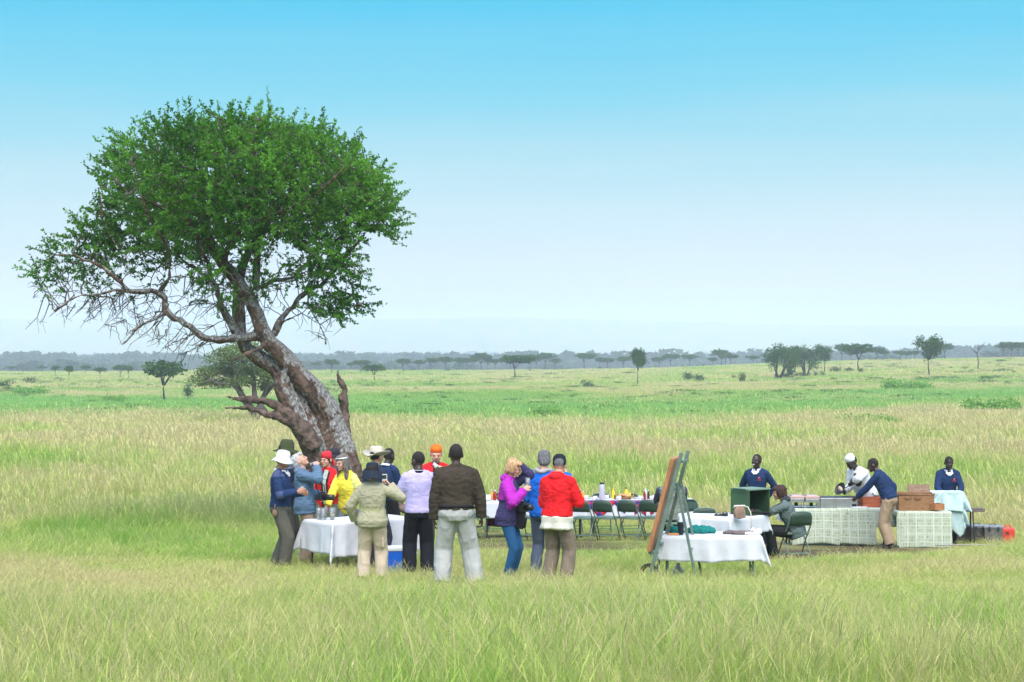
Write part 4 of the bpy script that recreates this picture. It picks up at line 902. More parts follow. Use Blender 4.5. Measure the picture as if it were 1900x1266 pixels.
    def hair(s, mt, style='short', grow=1.0):
        mb = MB(); e = lambda c, r, **k: mb.ell(s.Hd(c), [a * 1.07 for a in r], rot=s.HR, n=18)
        if style == 'crop': e((0, .017, .130), (.0785, .0955, .0975))
        if style in ('short', 'bob', 'long', 'tousled'):
            e((0, .028, .140), (.084, .094, .092)); e((0, .045, .095), (.080, .075, .085)); e((0, -.045, .185), (.06, .045, .035))
        if style == 'tousled':
            for i in range(16):
                a = i * 2.4; e((.055 * math.cos(a), .03 + .06 * math.sin(a), .165 + .018 * math.sin(i * 1.7)), (.026, .026, .022))
            e((0, .09, .08), (.06, .03, .05)); e((0, .085, .05), (.06, .03, .04))
        if style == 'bob':
            for sg in (-1, 1): e((sg * .070, .01, .11), (.026, .062, .085)); e((sg * .045, -.06, .178), (.035, .034, .025))
            e((0, .07, .06), (.07, .045, .07))
        if style == 'long':
            for sg in (-1, 1): e((sg * .076, -.005, .10), (.022, .055, .09)); e((sg * .085, -.03, -.01), (.030, .035, .11)); e((sg * .09, -.045, -.09), (.028, .03, .07))
            e((0, .07, .0), (.085, .045, .13))
        o = s.fin(mb, 'hair', mt, .008, 1); me = o.data; v, n = getco(me)
        w = vn3(v * np.array([70, 70, 18]), 3); setco(me, v + n * ((w - .5) * (.003 if style == 'crop' else .012))[:, None]); return o
    def hat(s, kind, mats, name='hat', brimtilt=0):
        m = MB(); mats = mats if isinstance(mats, (list, tuple)) else [mats]
        def add(prof, warp=None, mi=0, c=(0, .005, 0)):
            q = MB(); q.lathe(prof, n=28); v = []
            for p in q.v:
                p = Vector(p); 
                if warp: p = warp(p)
                v.append(s.Hd(Vector((p.x * .93, p.y * .93, p.z * .97 + .002)) + Vector(c)))
            m.add(v, q.f, mi)
        if kind == 'bucket': add([(.088, .12), (.155, .078), (.158, .086), (.100, .135), (.096, .16), (.088, .215), (.07, .240), (.03, .250), (0, .252)], lambda p: Vector((p.x, p.y * 1.12, p.z + (.010 * math.sin(3 * math.atan2(p.y, p.x)) if p.z < .1 else 0))))
        if kind == 'wide': add([(.088, .125), (.165, .122), (.190, .135), (.190, .141), (.10, .142), (.096, .17), (.090, .225), (.065, .252), (.02, .250), (0, .249)], lambda p: Vector((p.x, p.y * 1.1, p.z + (.055 * abs(p.x) / .2 * (math.hypot(p.x, p.y) > .13)) - (.02 if p.y > .15 else 0))))
        if kind == 'felt': add([(.088, .125), (.15, .108), (.185, .102), (.185, .108), (.102, .138), (.100, .17), (.092, .235), (.070, .275), (.03, .270), (0, .262)], lambda p: Vector((p.x * (1 - .25 * (p.z > .23)), p.y * 1.12, p.z)))
        if kind == 'sun': add([(.088, .12), (.150, .055), (.165, .030), (.165, .036), (.10, .13), (.096, .16), (.092, .215), (.075, .240), (.03, .250), (0, .250)], lambda p: Vector((p.x, p.y * 1.15 + (.02 if p.z < .08 and p.y > 0 else 0), p.z - (.03 if p.z < .06 and p.y > .05 else 0) + .006 * math.sin(5 * math.atan2(p.y, p.x)) * (p.z < .07))))
        if kind == 'cap':
            add([(.090, .095), (.094, .13), (.094, .175), (.084, .215), (.055, .242), (0, .250)], lambda p: Vector((p.x * .98, p.y * 1.14, p.z)))
            v = []; 
            for zz in (0, .006):
                for i in range(9):
                    a = math.pi + math.pi * (i / 8); v.append((math.cos(a) * .08, -.075 + math.sin(a) * .02, .142 + zz)); v.append((math.cos(a) * .076, -.085 + math.sin(a) * .085, .130 + zz - .006))
            v = [s.Hd(p) for p in v]; f = []
            for i in range(8): f += [(2 * i, 2 * i + 1, 2 * i + 3, 2 * i + 2), (18 + 2 * i, 18 + 2 * i + 2, 18 + 2 * i + 3, 18 + 2 * i + 1), (2 * i + 1, 18 + 2 * i + 1, 18 + 2 * i + 3, 2 * i + 3)]
            m.add(v, f, 0)
        if kind in ('bandana', 'beanie', 'toque'):
            z = {'bandana': .118, 'beanie': .135, 'toque': .13}[kind]; t = .248 if kind != 'toque' else .262
            add([(.080, z), (.086, z + .02), (.088, z + .045), (.078, t - .03), (.05, t - .008), (0, t)], lambda p: Vector((p.x * .98, p.y * 1.14, p.z - .30 * (p.y + .0) * (p.z < z + .05))))
        if kind == 'bandana': m.ell(s.Hd((.03, .10, .06)), (.03, .015, .07), rot=s.HR); m.ell(s.Hd((.055, .09, .03)), (.025, .014, .05), rot=s.HR)
        o = s.fin0(m, name, mats)
        return o
    def collar_shirt(s, mt, name='shirt_collar', w=.085, front=True):
        m = MB()
        pts = [s.U(Vector((w * math.sin(a), .014 - w * .85 * math.cos(a), 1.487 - .035 * (1 + math.cos(a)) / 2))) for a in np.linspace(.25, 6.03, 17)]
        m.tube(pts, .014, 8, flat=1.6)
        if front:
            for sg in (-1, 1):
                a = s.U(Vector((sg * .060, -.070, 1.475))); b = s.U(Vector((sg * .006, -.140, 1.36))); c = s.U(Vector((sg * .075, -.118, 1.42))); d = s.U(Vector((sg * .030, -.105, 1.44)))
                f_ = s.L @ Vector((0, -.010, 0)); m.add([a + f_, b + f_, c + f_, d + f_, a - f_, b - f_, c - f_, d - f_], [(0, 2, 1, 3), (4, 7, 5, 6), (0, 4, 6, 2), (2, 6, 5, 1), (1, 5, 7, 3), (3, 7, 4, 0)])
        if front: m.ell(s.U(Vector((0, -.112, 1.41))), (.030, .016, .040), rot=s.L)
        s.fin(m, name, mt, .008, 1)
    def badge(s, x=.085, z=1.30):
        T = TM; X = s.L @ Vector((1, 0, 0)); Zv = s.L @ Vector((0, 0, 1)); Y = s.L @ Vector((0, 1, 0)); c = s.U(Vector((x, -.158, z)))
        m = MB(); rot = Matrix((X, Y, Zv)).transposed(); m.ell(c + Zv * .012, (.020, .010, .020), rot=rot, m=0); m.box(c - Zv * .024, (.062, .012, .012), rot, 1); m.ell(c + Zv * .016 + Y * -.002, (.011, .010, .010), rot=rot, m=2)
        s.fin0(m, 'chest_badge', [M_bred, M_bred, M_bora])
    def belt(s, mt):
        m = MB(); X = s.L @ Vector((1, 0, 0)); Y = s.L @ Vector((0, 1, 0)); loft(m, [ring(s.U(Vector((0, .008, z))), X, Y, .170 * s.g + .021, .12 * s.g + .021) for z in (.985, 1.02)]); s.fin0(m, 'belt', mt)
M_bred = mat('badge_red', (.55, .03, .03), .7); M_bora = mat('badge_orange', (.85, .35, .15), .7)
H_black = mat('hair_black', (.020, .014, .012), .8, bump=.4, bs=200); H_grey = mat('hair_grey', (.33, .31, .29), .75, col2=(.55, .53, .5), vs=40, bump=.6, bs=150); H_dgrey = mat('hair_dark_grey', (.10, .095, .10), .75, col2=(.17, .165, .165), vs=50, bump=.6, bs=150)
H_blond = mat('hair_blond', (.38, .20, .09), .7, col2=(.62, .42, .22), vs=50, bump=.6, bs=150, stretch=(1, 1, .2)); H_brown = mat('hair_auburn', (.028, .013, .010), .6, col2=(.065, .026, .018), vs=50, bump=.6, bs=150, stretch=(1, 1, .2)); H_long = mat('hair_brown_grey', (.10, .075, .06), .7, col2=(.24, .21, .18), vs=30, bump=.6, bs=150, stretch=(3, 3, .3))
def lowz(zc, a=0, b=1, yc=None):
    return lambda s, c: np.where(c[:, 2] < zc, b, a)
# A olive felt hat, behind the white hat
p = Person('person in olive felt hat and dark navy jacket, behind the one in the white hat', 530, 31.2, 1.88, 78, head=(4, 0), rh=(-.16, -.28, 1.12), lh=(.14, -.3, 1.1), skin=SK_T)
p.top([cloth('dark_navy_shell', (.012, .016, .03)), cloth('slate_yoke', (.10, .12, .19))], .022, .86, zone=lambda s, c: np.where(c[:, 2] > 1.37, 1, 0), collar=.06); p.trousers(cloth('dark_olive_trousers', (.05, .045, .035))); p.hair(H_black, 'short'); p.hat('felt', cloth('olive_felt', (.045, .055, .022))); p.face()
# B white bucket hat
p = Person('person in white bucket hat and navy sweater with grey shoulder patches', 521, 29.2, 1.74, 78, g=1.07, head=(10, 6), rh=(-.15, -.30, 1.16), lh=(.16, -.28, 1.12), skin=SK_T, feet=((-.12, -.10), (.12, .12)), rp=(-.6, .9, -.5))
p.top([M_navy, cloth('slate_patch', (.055, .075, .16), .4, 90)], .016, .93, name='sweater', zone=lambda s, c: np.where((c[:, 2] > 1.385) & (np.abs(c[:, 0]) > .10) | (np.linalg.norm(c - np.array(s.el['r']), axis=1) < .075), 1, 0)); p.collar_shirt(M_white)
p.trousers(cloth('grey_olive_trousers', (.085, .080, .062)), .018, .03); p.hat('bucket', M_white); p.hair(H_black, 'crop'); p.face()
m = MB(); m.tube([(-.19, .02, .98), (-.215, .02, .93), (-.20, .02, .90)], .008, 6); m.ell((-.215, .02, .85), (.025, .04, .055)); p.fin0(m, 'belt_pouch', mat('tan_leather', (.20, .13, .08), .7)); P_B = p
# C grey-haired drinker
p = Person('grey-haired person in blue-grey jacket tipping the head back to drink', 567, 30.2, 1.74, 86, head=(-34, 0), rh=(-.06, -.175, 1.515), rp=(-.5, -.9, -.45), lh=(.02, -.27, 1.06), feet=((-.10, -.02), (.12, .08)), skin=SK_L, lean=-4, curl=.8)
p.top(cloth('blue_grey_shell', (.085, .145, .215), .3, 25), .026, .80, loose=.014, flare=.038, hood=cloth('blue_grey_hood', (.14, .19, .26)), wr=.02); p.trousers(cloth('dusty_khaki', (.30, .21, .15)), .016, .022); p.hair(H_grey, 'tousled'); p.face(); P_C = p
# D red bandana
p = Person('person in red head scarf and red jacket open over a pale shirt, facing the camera', 608, 32.6, 1.74, -22, 'f', head=(6, -14), rh=(-.20, -.16, .98), lh=(.14, -.30, 1.02), skin=SK_L)
M_red = cloth('red_fleece', (.56, .012, .016), .3, 40); M_blackt = cloth('black_trim', (.01, .01, .012)); M_sage = cloth('sage_shirt', (.36, .40, .33))
def opened(w0, w1, zt=1.46, zb=.8, stripe=False):
    def z(s, c):
        fr = (c[:, 1] < -.06); aw = np.abs(c[:, 0] - .01); w = np.interp(c[:, 2], [.8, 1.44], [w0, w1]); r = np.where(fr & (aw < w), 2, np.where(fr & (aw < w + .035), 1, 0))
        if stripe: r = np.where(fr & (np.abs(np.mod(c[:, 2] * 1.0, .30) - .14) < .012) & (aw > w + .05) & (aw < .15) & (c[:, 2] > .98) & (c[:, 2] < 1.33), 3, r)
        return r
    return z
p.top([M_red, M_blackt, M_sage, M_white], .024, .84, zone=opened(.012, .04, stripe=True), collar=.05, loose=.012); p.trousers(cloth('olive_trousers', (.13, .13, .09)), .016, .03); p.hair(H_brown, 'crop'); p.hat('bandana', cloth('red_scarf', (.60, .03, .04))); p.face()
# E black cap
p = Person('person in black peaked cap, half hidden between red scarf and yellow jacket', 622, 34.8, 1.80, -18, head=(8, 10), lh=(.2, -.2, 1.0), rh=(-.2, -.2, 1.0))
p.top(cloth('dark_grey_jacket', (.10, .085, .08)), .02, .86); p.trousers(cloth('charcoal_trousers', (.04, .04, .045))); p.hat('cap', cloth('black_cap', (.025, .026, .032))); p.hair(H_dgrey, 'crop'); p.face()
# F yellow jacket
p = Person('long-haired person with white headband in a bright yellow jacket, reaching to the glasses', 649, 30.6, 1.72, -38, 'f', lean=12, head=(14, -8), rh=(-.09, -.42, .93), lh=(.20, -.18, .96), rp=(-.8, .3, -.4))
M_yel = cloth('yellow_shell', (.78, .66, .06), .3, 25); M_yel2 = cloth('pale_yellow_sleeve', (.72, .70, .20), .3, 25)
p.top([M_yel, M_yel2], .024, .80, flare=.015, zone=lambda s, c: np.where(np.abs(c[:, 0]) > .165, 1, 0), wr=.018, collar=.03); p.trousers(cloth('blue_grey_trousers', (.15, .19, .22))); p.hair(H_long, 'long'); p.face()
m = MB(); m.tube([p.Hd((.083 * math.cos(a), .01 - .092 * math.sin(a), .175 + .010 * math.sin(a))) for a in np.linspace(-.3, math.pi + .3, 14)], .011, 8); p.fin0(m, 'headband', M_white); P_F = p
# G beige wide hat
p = Person('person in broad beige bush hat and navy vest, seen from behind', 697, 28.8, 1.80, 128, head=(2, 20), rh=(-.16, -.3, 1.15), lh=(.16, -.3, 1.12))
p.top([cloth('navy_vest', (.016, .026, .05)), cloth('slate_vest', (.05, .07, .11))], .03, .86, zone=lambda s, c: np.where((c[:, 2] > 1.30) & (np.abs(c[:, 0]) < .06), 1, 0), collar=.05); p.trousers(cloth('navy_trousers', (.02, .022, .03))); p.hair(H_black, 'crop'); p.face()
p.hat('wide', [cloth('beige_canvas', (.46, .42, .34))])
# H olive jacket, navy hat
p = Person('person in navy sun hat, pale olive jacket and beige trousers, seen from behind', 691, 26.0, 1.57, 180, 'f', 1.12, head=(8, 6), rh=(-.25, -.14, 1.42), lh=(.27, -.14, .92), rp=(-1, .25, -.9), lp=(.8, .6, 0), feet=((-.13, 0), (.13, 0)), curl=.9)
M_ol = cloth('pale_olive_cotton', (.33, .31, .20), .25, 22); M_ol2 = cloth('pale_olive_band', (.26, .26, .13), .2)
p.top([M_ol, M_ol2], .028, .83, loose=.014, flare=.012, wr=.014, zone=lambda s, c: np.where((c[:, 2] > 1.06) & (c[:, 2] < 1.12) & (np.abs(c[:, 0]) < .14), 1, 0)); p.trousers(cloth('beige_cargo', (.48, .39, .28), .35, 20), .020, .030, wr=.018)
m = MB(); m.box((-.155, .0, .60), (.035, .13, .15)); p.fin(m, 'cargo_pocket', cloth('beige_pocket', (.46, .37, .26)), .012, 2, .006)
p.hair(H_black, 'short'); p.hat('sun', cloth('navy_hat', (.014, .022, .035))); P_H = p
# I navy sweater behind
p = Person('person in navy sweater with white collar, head turned away, behind the beige hat', 719, 33.2, 1.80, 140, head=(16, 8), rh=(-.12, -.3, 1.0), lh=(.16, -.3, .98), skin=SK_E)
p.top(M_navy, .016, .92, name='sweater'); p.collar_shirt(M_white, w=.09); p.trousers(M_black); p.hair(H_black, 'crop')
# J lilac sweater
p = Person('person in lilac sweater with dark polo collar and black trousers, back to the camera', 777, 27.6, 1.75, 184, head=(10, 38), rh=(-.08, -.30, 1.10), lh=(.10, -.24, 1.13), rp=(-.9, .4, -.8), lp=(1.0, .5, -.8), skin=SK_D, feet=((-.12, 0), (.13, 0)))
p.top([cloth('lilac_wool', (.42, .37, .62), .3, 60)], .023, .90, name='sweater', wr=.010, loose=.012)
m = MB(); m.tube([p.U(Vector((0, .014, 1.455))), p.U(Vector((0, .018, 1.505)))], [.076, .068], 18); p.fin(m, 'collar', cloth('black_collar', (.012, .012, .02)), .009, 1)
m = MB(); m.tube([p.U(Vector((.073 * math.cos(a), .016 + .073 * math.sin(a), 1.488))) for a in np.linspace(0, 6.283, 20)], .004, 6); p.fin0(m, 'collar_stripe', M_white)
p.trousers(cloth('black_trousers', (.010, .010, .014), .2), .02, .038, wr=.014); p.hair(H_black, 'crop')
# K orange hat
p = Person('bearded person in orange beanie and red jacket eating, facing the camera', 809, 30.8, 1.84, 8, head=(16, -4), rh=(-.04, -.22, 1.40), rp=(-1, 0, -.6), lh=(.10, -.28, 1.30), lp=(1, 0, -.6), curl=1.0)
p.top([M_red, M_blackt, cloth('grey_shirt', (.32, .35, .38))], .026, .84, zone=opened(.03, .05), collar=.05, loose=.012); p.trousers(cloth('grey_trousers', (.10, .10, .11))); p.hair(H_brown, 'crop'); p.hat('beanie', cloth('orange_knit', (.85, .13, .012)), 'beanie')
p.face(); m = MB(); m.ell(p.Hd((0, -.065, .022)), (.052, .042, .034), rot=p.HR); m.ell(p.Hd((0, -.100, .064)), (.028, .010, .007), rot=p.HR); p.fin(m, 'beard', H_dgrey, .007, 1); P_K = p
# L brown fleece
p = Person('heavy person in dark brown fleece and pale grey trousers, feet apart, seen from behind', 846, 24.6, 1.80, 184, g=1.16, head=(4, 6), rh=(-.31, -.03, .86), lh=(.26, -.03, .83), rp=(-1, .6, 0), lp=(1, .6, 0), feet=((-.235, 0), (.17, .02)), skin=SK_D, curl=.7)
p.top(cloth('brown_fleece', (.048, .036, .024), .5, 120), .022, .965, wr=.016, loose=.012, collar=.075)
m = MB(); m.box(p.U(Vector((0, .098, 1.43))), (.045, .012, .010), p.L); p.fin0(m, 'label_tag', M_white); p.belt(M_black)
p.trousers(cloth('pale_grey_cotton', (.36, .355, .33), .4, 16), .024, .036, wr=.022); p.hair(H_black, 'crop'); p.b.data.materials[0] = SK_D
# M purple jacket
p = Person('short-haired blond person in purple and navy jacket, one hand in the hair', 943, 27.0, 1.68, 72, 'f', head=(20, 6), lean=3, rh=(-.10, -.27, 1.30), rp=(-.8, .5, -.9), lh=(.06, -.10, 1.67), lp=(.3, -1, -.1), feet=((-.05, 0), (.06, -.02)), curl=.8)
M_pur = cloth('purple_shell', (.36, .022, .34), .3, 25); M_ind = cloth('indigo_shell', (.040, .035, .10), .3, 25)
def zm(s, c):
    low = c[:, 2] < 1.17 + .12 * np.clip(-(c[:, 1]) / .12, -1, 1) * 0; arm = np.linalg.norm(c - np.array(s.el['r']), axis=1) < .16
    fr = (c[:, 1] < -.09) & (c[:, 0] > -.09); up2 = np.linalg.norm(c - np.array(s.el['l']), axis=1) < .14
    r = np.where(low, 1, 0); r = np.where((c[:, 0] < -.10) & (c[:, 2] > 1.02) & (arm), 0, r); return np.where(fr & (c[:, 2] > 1.0) | up2, 1, r)
p.top([M_pur, M_ind], .030, .80, zone=zm, flare=.02, loose=.012, wr=.018, hood=M_pur, collar=.03); p.trousers(cloth('blue_denim', (.018, .085, .20), .4, 60), .008, .012, wr=.010); p.hair(H_blond, 'bob'); p.face(); P_M = p
m = MB()
for sg in (-1, 1): m.tube([p.Hd((sg * .031 + .020 * math.cos(a), -.105, .105 + .015 * math.sin(a))) for a in np.linspace(0, 6.283, 14)], .002, 5)
for sg in (-1, 1): m.tube([p.Hd((sg * .052, -.10, .107)), p.Hd((sg * .078, -.01, .105))], .002, 5)
p.fin0(m, 'spectacles', M_blackp)
# N blue jacket
p = Person('grey-haired person in bright blue jacket and grey scarf, hand held out', 1009, 27.7, 1.82, 158, head=(22, 24), rh=(-.16, -.45, 1.38), rp=(-.6, 0, -1), lh=(.14, -.26, 1.1), feet=((-.10, 0), (.13, 0)), curl=.3)
p.top(cloth('royal_blue_shell', (.008, .115, .50), .3, 25), .026, .86, flare=.012, loose=.012, wr=.016, collar=.03); p.trousers(cloth('slate_denim', (.09, .11, .16), .4, 60), .012, .018); p.hair(H_dgrey, 'tousled'); p.face()
m = MB(); m.tube([p.U(Vector((.10 * math.cos(a), .012 + .09 * math.sin(a), 1.475 + .012 * math.sin(3 * a)))) for a in np.linspace(0, 6.283, 20)], .030, 10); m.tube([p.U(Vector((.09, .04, 1.47))), p.U(Vector((.14, .09, 1.40)))], .03, 10); p.fin(m, 'scarf', cloth('grey_scarf', (.34, .31, .29), .6, 60), .01, 1, .012)
# O red jacket
p = Person('person in red hooded jacket over cream shirt tail, black cap, back to the camera', 1034, 26.0, 1.71, 150, g=1.06, head=(18, 26), lean=4, rh=(-.10, -.28, 1.12), lh=(.12, -.28, 1.10), rp=(-1, .5, -.8), feet=((-.13, 0), (.13, .02)), curl=.9)
p.top(cloth('red_shell', (.66, .010, .014), .3, 25), .030, .93, hood=cloth('red_hood', (.64, .012, .014)), loose=.014, wr=.022, flare=.01); m = MB(); p.torso(m, .030, .76, .98, .028); p.fin(m, 'shirt_tail', cloth('cream_shirt', (.60, .57, .47), .3), .012, 2, .03, wf=(11, 11, 5))
p.trousers(cloth('taupe_cotton', (.19, .145, .105), .4, 18), .020, .026, wr=.018); p.hair(H_dgrey, 'crop'); p.hat('cap', cloth('black_cotton_cap', (.012, .016, .02)), 'cap'); p.face(); P_O = p
# P smiling waiter
def waiter(p, sm='lip'): p.top(M_navy, .016, .92, name='sweater', wr=.008); p.collar_shirt(M_white); p.badge(); p.trousers(M_black); p.hair(H_black, 'crop'); p.face(sm)
p = Person('smiling waiter in navy sweater with a red chest badge, standing behind the green box', 1404, 36.2, 1.72, -22, head=(0, -16), rh=(-.16, .16, .95), lh=(.16, .16, .95), rp=(-1, .2, 0), lp=(1, .2, 0), skin=SK_E); waiter(p, 'smile')
# Q seated at the green box
p = Person('seated person with auburn hair in grey-green coat working at the green box', 1470, 32.8, 1.70, -98, 'f', lean=24, pel=(0, .05, .50), head=(10, 0), feet=((-.11, -.36), (.13, -.30)), lh=(.05, -.62, .80), rh=(-.05, -.60, .80), lp=(1, .2, -.6), rp=(-1, .2, -.6))
M_gg = cloth('grey_green_coat', (.095, .125, .115), .35, 25)
p.top(M_gg, .026, .80, flare=.02, loose=.012, wr=.018, hood=cloth('dark_collar', (.03, .04, .038))); p.trousers(M_black); p.hair(H_brown, 'bob'); p.face()
# R chef
p = Person('chef in white jacket and white cap tilting a frying pan', 1608, 38.3, 1.84, -58, head=(32, -6), lean=30, g=1.1, side=0, lh=(.06, -.40, 1.16), lp=(1.2, -.2, .5), rh=(-.12, -.42, .98), skin=SK_E, curl=.9)
p.top([M_white, SK_E], .022, .62, sleeve=1.0, name='chef_jacket', flare=.01, zone=lambda s, c: np.where((np.linalg.norm(c - np.array(s.wr['l']), axis=1) < .17) & (c[:, 0] > .02), 1, 0)); p.trousers(cloth('white_check_trousers', (.55, .57, .6))); p.hat('toque', M_white, 'chef_cap'); p.hair(H_black, 'crop'); p.face(); P_R = p
# S navy and khaki, bending to the table
p = Person('person in navy pullover and khaki trousers bending over the serving table', 1650, 36.9, 1.74, -118, head=(26, 10), lean=26, lh=(.16, -.62, .90), rh=(-.16, .02, .90), lp=(.5, .6, -.3), rp=(-.6, .8, 0), skin=SK_D, feet=((-.10, 0), (.10, .03)))
p.top(M_navy, .018, .90, name='pullover', collar=.05); p.trousers(cloth('khaki_cotton', (.33, .235, .145), .4, 18), .018, .024, wr=.016); p.hair(H_black, 'crop'); p.face()
m = MB()
for q in 'rl': a = p.el[q].lerp(p.wr[q], .35); b = p.el[q].lerp(p.wr[q], .42); m.tube([a, b], .0565, 14)
p.fin0(m, 'sleeve_stripe', cloth('grey_stripe', (.30, .34, .38)))
# T waiter behind the hamper
p = Person('waiter in navy sweater looking down at the pale cloth over the hamper', 1757, 38.6, 1.74, 2, head=(30, -4), lean=9, rh=(-.14, -.30, .92), lh=(.14, -.30, .92), rp=(-1, .3, 0), lp=(1, .3, 0), skin=SK_E); waiter(p)
# U seated person in the vest behind the easel
p = Person('seated person in khaki vest hunched over the dining table behind the display board', 1248, 36.6, 1.80, 184, g=1.18, lean=20, pel=(0, .05, .56), head=(34, 0), feet=((-.16, -.30), (.16, -.30)), rh=(-.12, -.46, .98), lh=(.12, -.46, .98), rp=(-.5, .3, -1), lp=(.5, .3, -1), skin=SK_T)
p.top([cloth('khaki_vest', (.13, .14, .11), .4, 30), cloth('navy_sleeves', (.05, .055, .09))], .028, .80, zone=lambda s, c: np.where(np.abs(c[:, 0]) > .225, 1, 0), wr=.022, flare=.02); p.trousers(M_black); p.hair(H_dgrey, 'short')
m = MB()
for z in (.93, .98, 1.02): m.box(p.U(Vector((0, .170, z))), (.05, .012, .010), p.L)
p.fin0(m, 'strap_slides', M_white)
# ---------------------------------------------------------------- furniture and picnic things
M_green = mat('green_enamel', (.045, .085, .060), .5, bump=.1, bs=40, spec=.4, var=.15); M_greenb = mat('green_enamel_back', (.030, .058, .038), .5, spec=.4, var=.12); M_vinyl = mat('green_vinyl', (.11, .17, .125), .55, bump=.2, bs=30, var=.08)
M_gtube = mat('green_tube', (.115, .17, .135), .45, spec=.4, var=.15); M_steel = mat('steel', (.42, .42, .43), .35, .85, var=.12, vs=5); M_dsteel = mat('dark_steel', (.05, .05, .055), .5, .4)
M_wtop = mat('table_board', (.35, .34, .32), .6)
def cloth_sheet_mat(name, col, tr=.15):
    m = mat(name, col, .85, bump=.25, bs=14, var=.04, vs=3, spec=.1); return m
M_tc = cloth_sheet_mat('white_tablecloth', (.54, .55, .575))
def checked():
    m = bpy.data.materials.new('red_blue_check'); m.use_nodes = True; n = m.node_tree.nodes; l = m.node_tree.links; p = n['Principled BSDF']; p.inputs['Roughness'].default_value = .9
    u = n.new('ShaderNodeUVMap'); c = n.new('ShaderNodeTexChecker'); c.inputs['Scale'].default_value = 9; c.inputs[1].default_value = (.55, .015, .03, 1); c.inputs[2].default_value = (.03, .025, .22, 1); l.new(u.outputs[0], c.inputs[0])
    b = n.new('ShaderNodeTexChecker'); b.inputs['Scale'].default_value = 36; l.new(u.outputs[0], b.inputs[0]); x = n.new('ShaderNodeMix'); x.data_type = 'RGBA'; x.blend_type = 'MULTIPLY'; x.inputs[0].default_value = .35; l.new(c.outputs[0], x.inputs[6]); l.new(b.outputs[0], x.inputs[7]); l.new(x.outputs[2], p.inputs['Base Color']); return m
def batik():
    m = bpy.data.materials.new('green_batik'); m.use_nodes = True; n = m.node_tree.nodes; l = m.node_tree.links; p = n['Principled BSDF']; p.inputs['Roughness'].default_value = .9; p.inputs['Specular IOR Level'].default_value = .1
    u = n.new('ShaderNodeUVMap'); nz = n.new('ShaderNodeTexNoise'); nz.inputs['Scale'].default_value = 9; nz.inputs['Detail'].default_value = 5; l.new(u.outputs[0], nz.inputs[0])
    b = n.new('ShaderNodeTexBrick'); l.new(u.outputs[0], b.inputs[0]); b.offset = 0; b.inputs['Scale'].default_value = 1; b.inputs['Brick Width'].default_value = .030; b.inputs['Row Height'].default_value = .062; b.inputs['Mortar Size'].default_value = .011; b.inputs['Mortar Smooth'].default_value = .5
    b.inputs['Color1'].default_value = (.13, .19, .08, 1); b.inputs['Color2'].default_value = (.40, .44, .30, 1); b.inputs['Mortar'].default_value = (.42, .46, .35, 1)
    b2 = n.new('ShaderNodeTexBrick'); l.new(u.outputs[0], b2.inputs[0]); b2.offset = 0; b2.inputs['Scale'].default_value = 1; b2.inputs['Brick Width'].default_value = .16; b2.inputs['Row Height'].default_value = .155; b2.inputs['Mortar Size'].default_value = .010; b2.inputs['Color1'].default_value = (0, 0, 0, 1); b2.inputs['Color2'].default_value = (0, 0, 0, 1); b2.inputs['Mortar'].default_value = (1, 1, 1, 1)
    x = n.new('ShaderNodeMix'); x.data_type = 'RGBA'; l.new(b2.outputs['Color'], x.inputs[0]); l.new(b.outputs[0], x.inputs[6]); x.inputs[7].default_value = (.52, .56, .46, 1)
    y = n.new('ShaderNodeMix'); y.data_type = 'RGBA'; r = n.new('ShaderNodeValToRGB'); r.color_ramp.elements[0].position = .48; r.color_ramp.elements[1].position = .62; l.new(nz.outputs[0], r.inputs[0]); l.new(r.outputs[0], y.inputs[0]); l.new(x.outputs[2], y.inputs[6]); y.inputs[7].default_value = (.43, .47, .37, 1)
    mm = n.new('ShaderNodeMath'); mm.operation = 'MULTIPLY'; mm.inputs[1].default_value = .6; l.new(r.outputs[0], mm.inputs[0]); l.new(mm.outputs[0], y.inputs[0]); l.new(y.outputs[2], p.inputs['Base Color']); return m
M_chk = checked(); M_bat = batik(); M_maroon = cloth('maroon_cloth', (.09, .012, .03)); M_teal = cloth('teal_towel', (.008, .16, .14), .6, 60); M_aqua = cloth('pale_aqua_cloth', (.42, .56, .55), .3, 18); M_greycl = cloth('grey_sage_cloth', (.40, .44, .36), .4, 30)
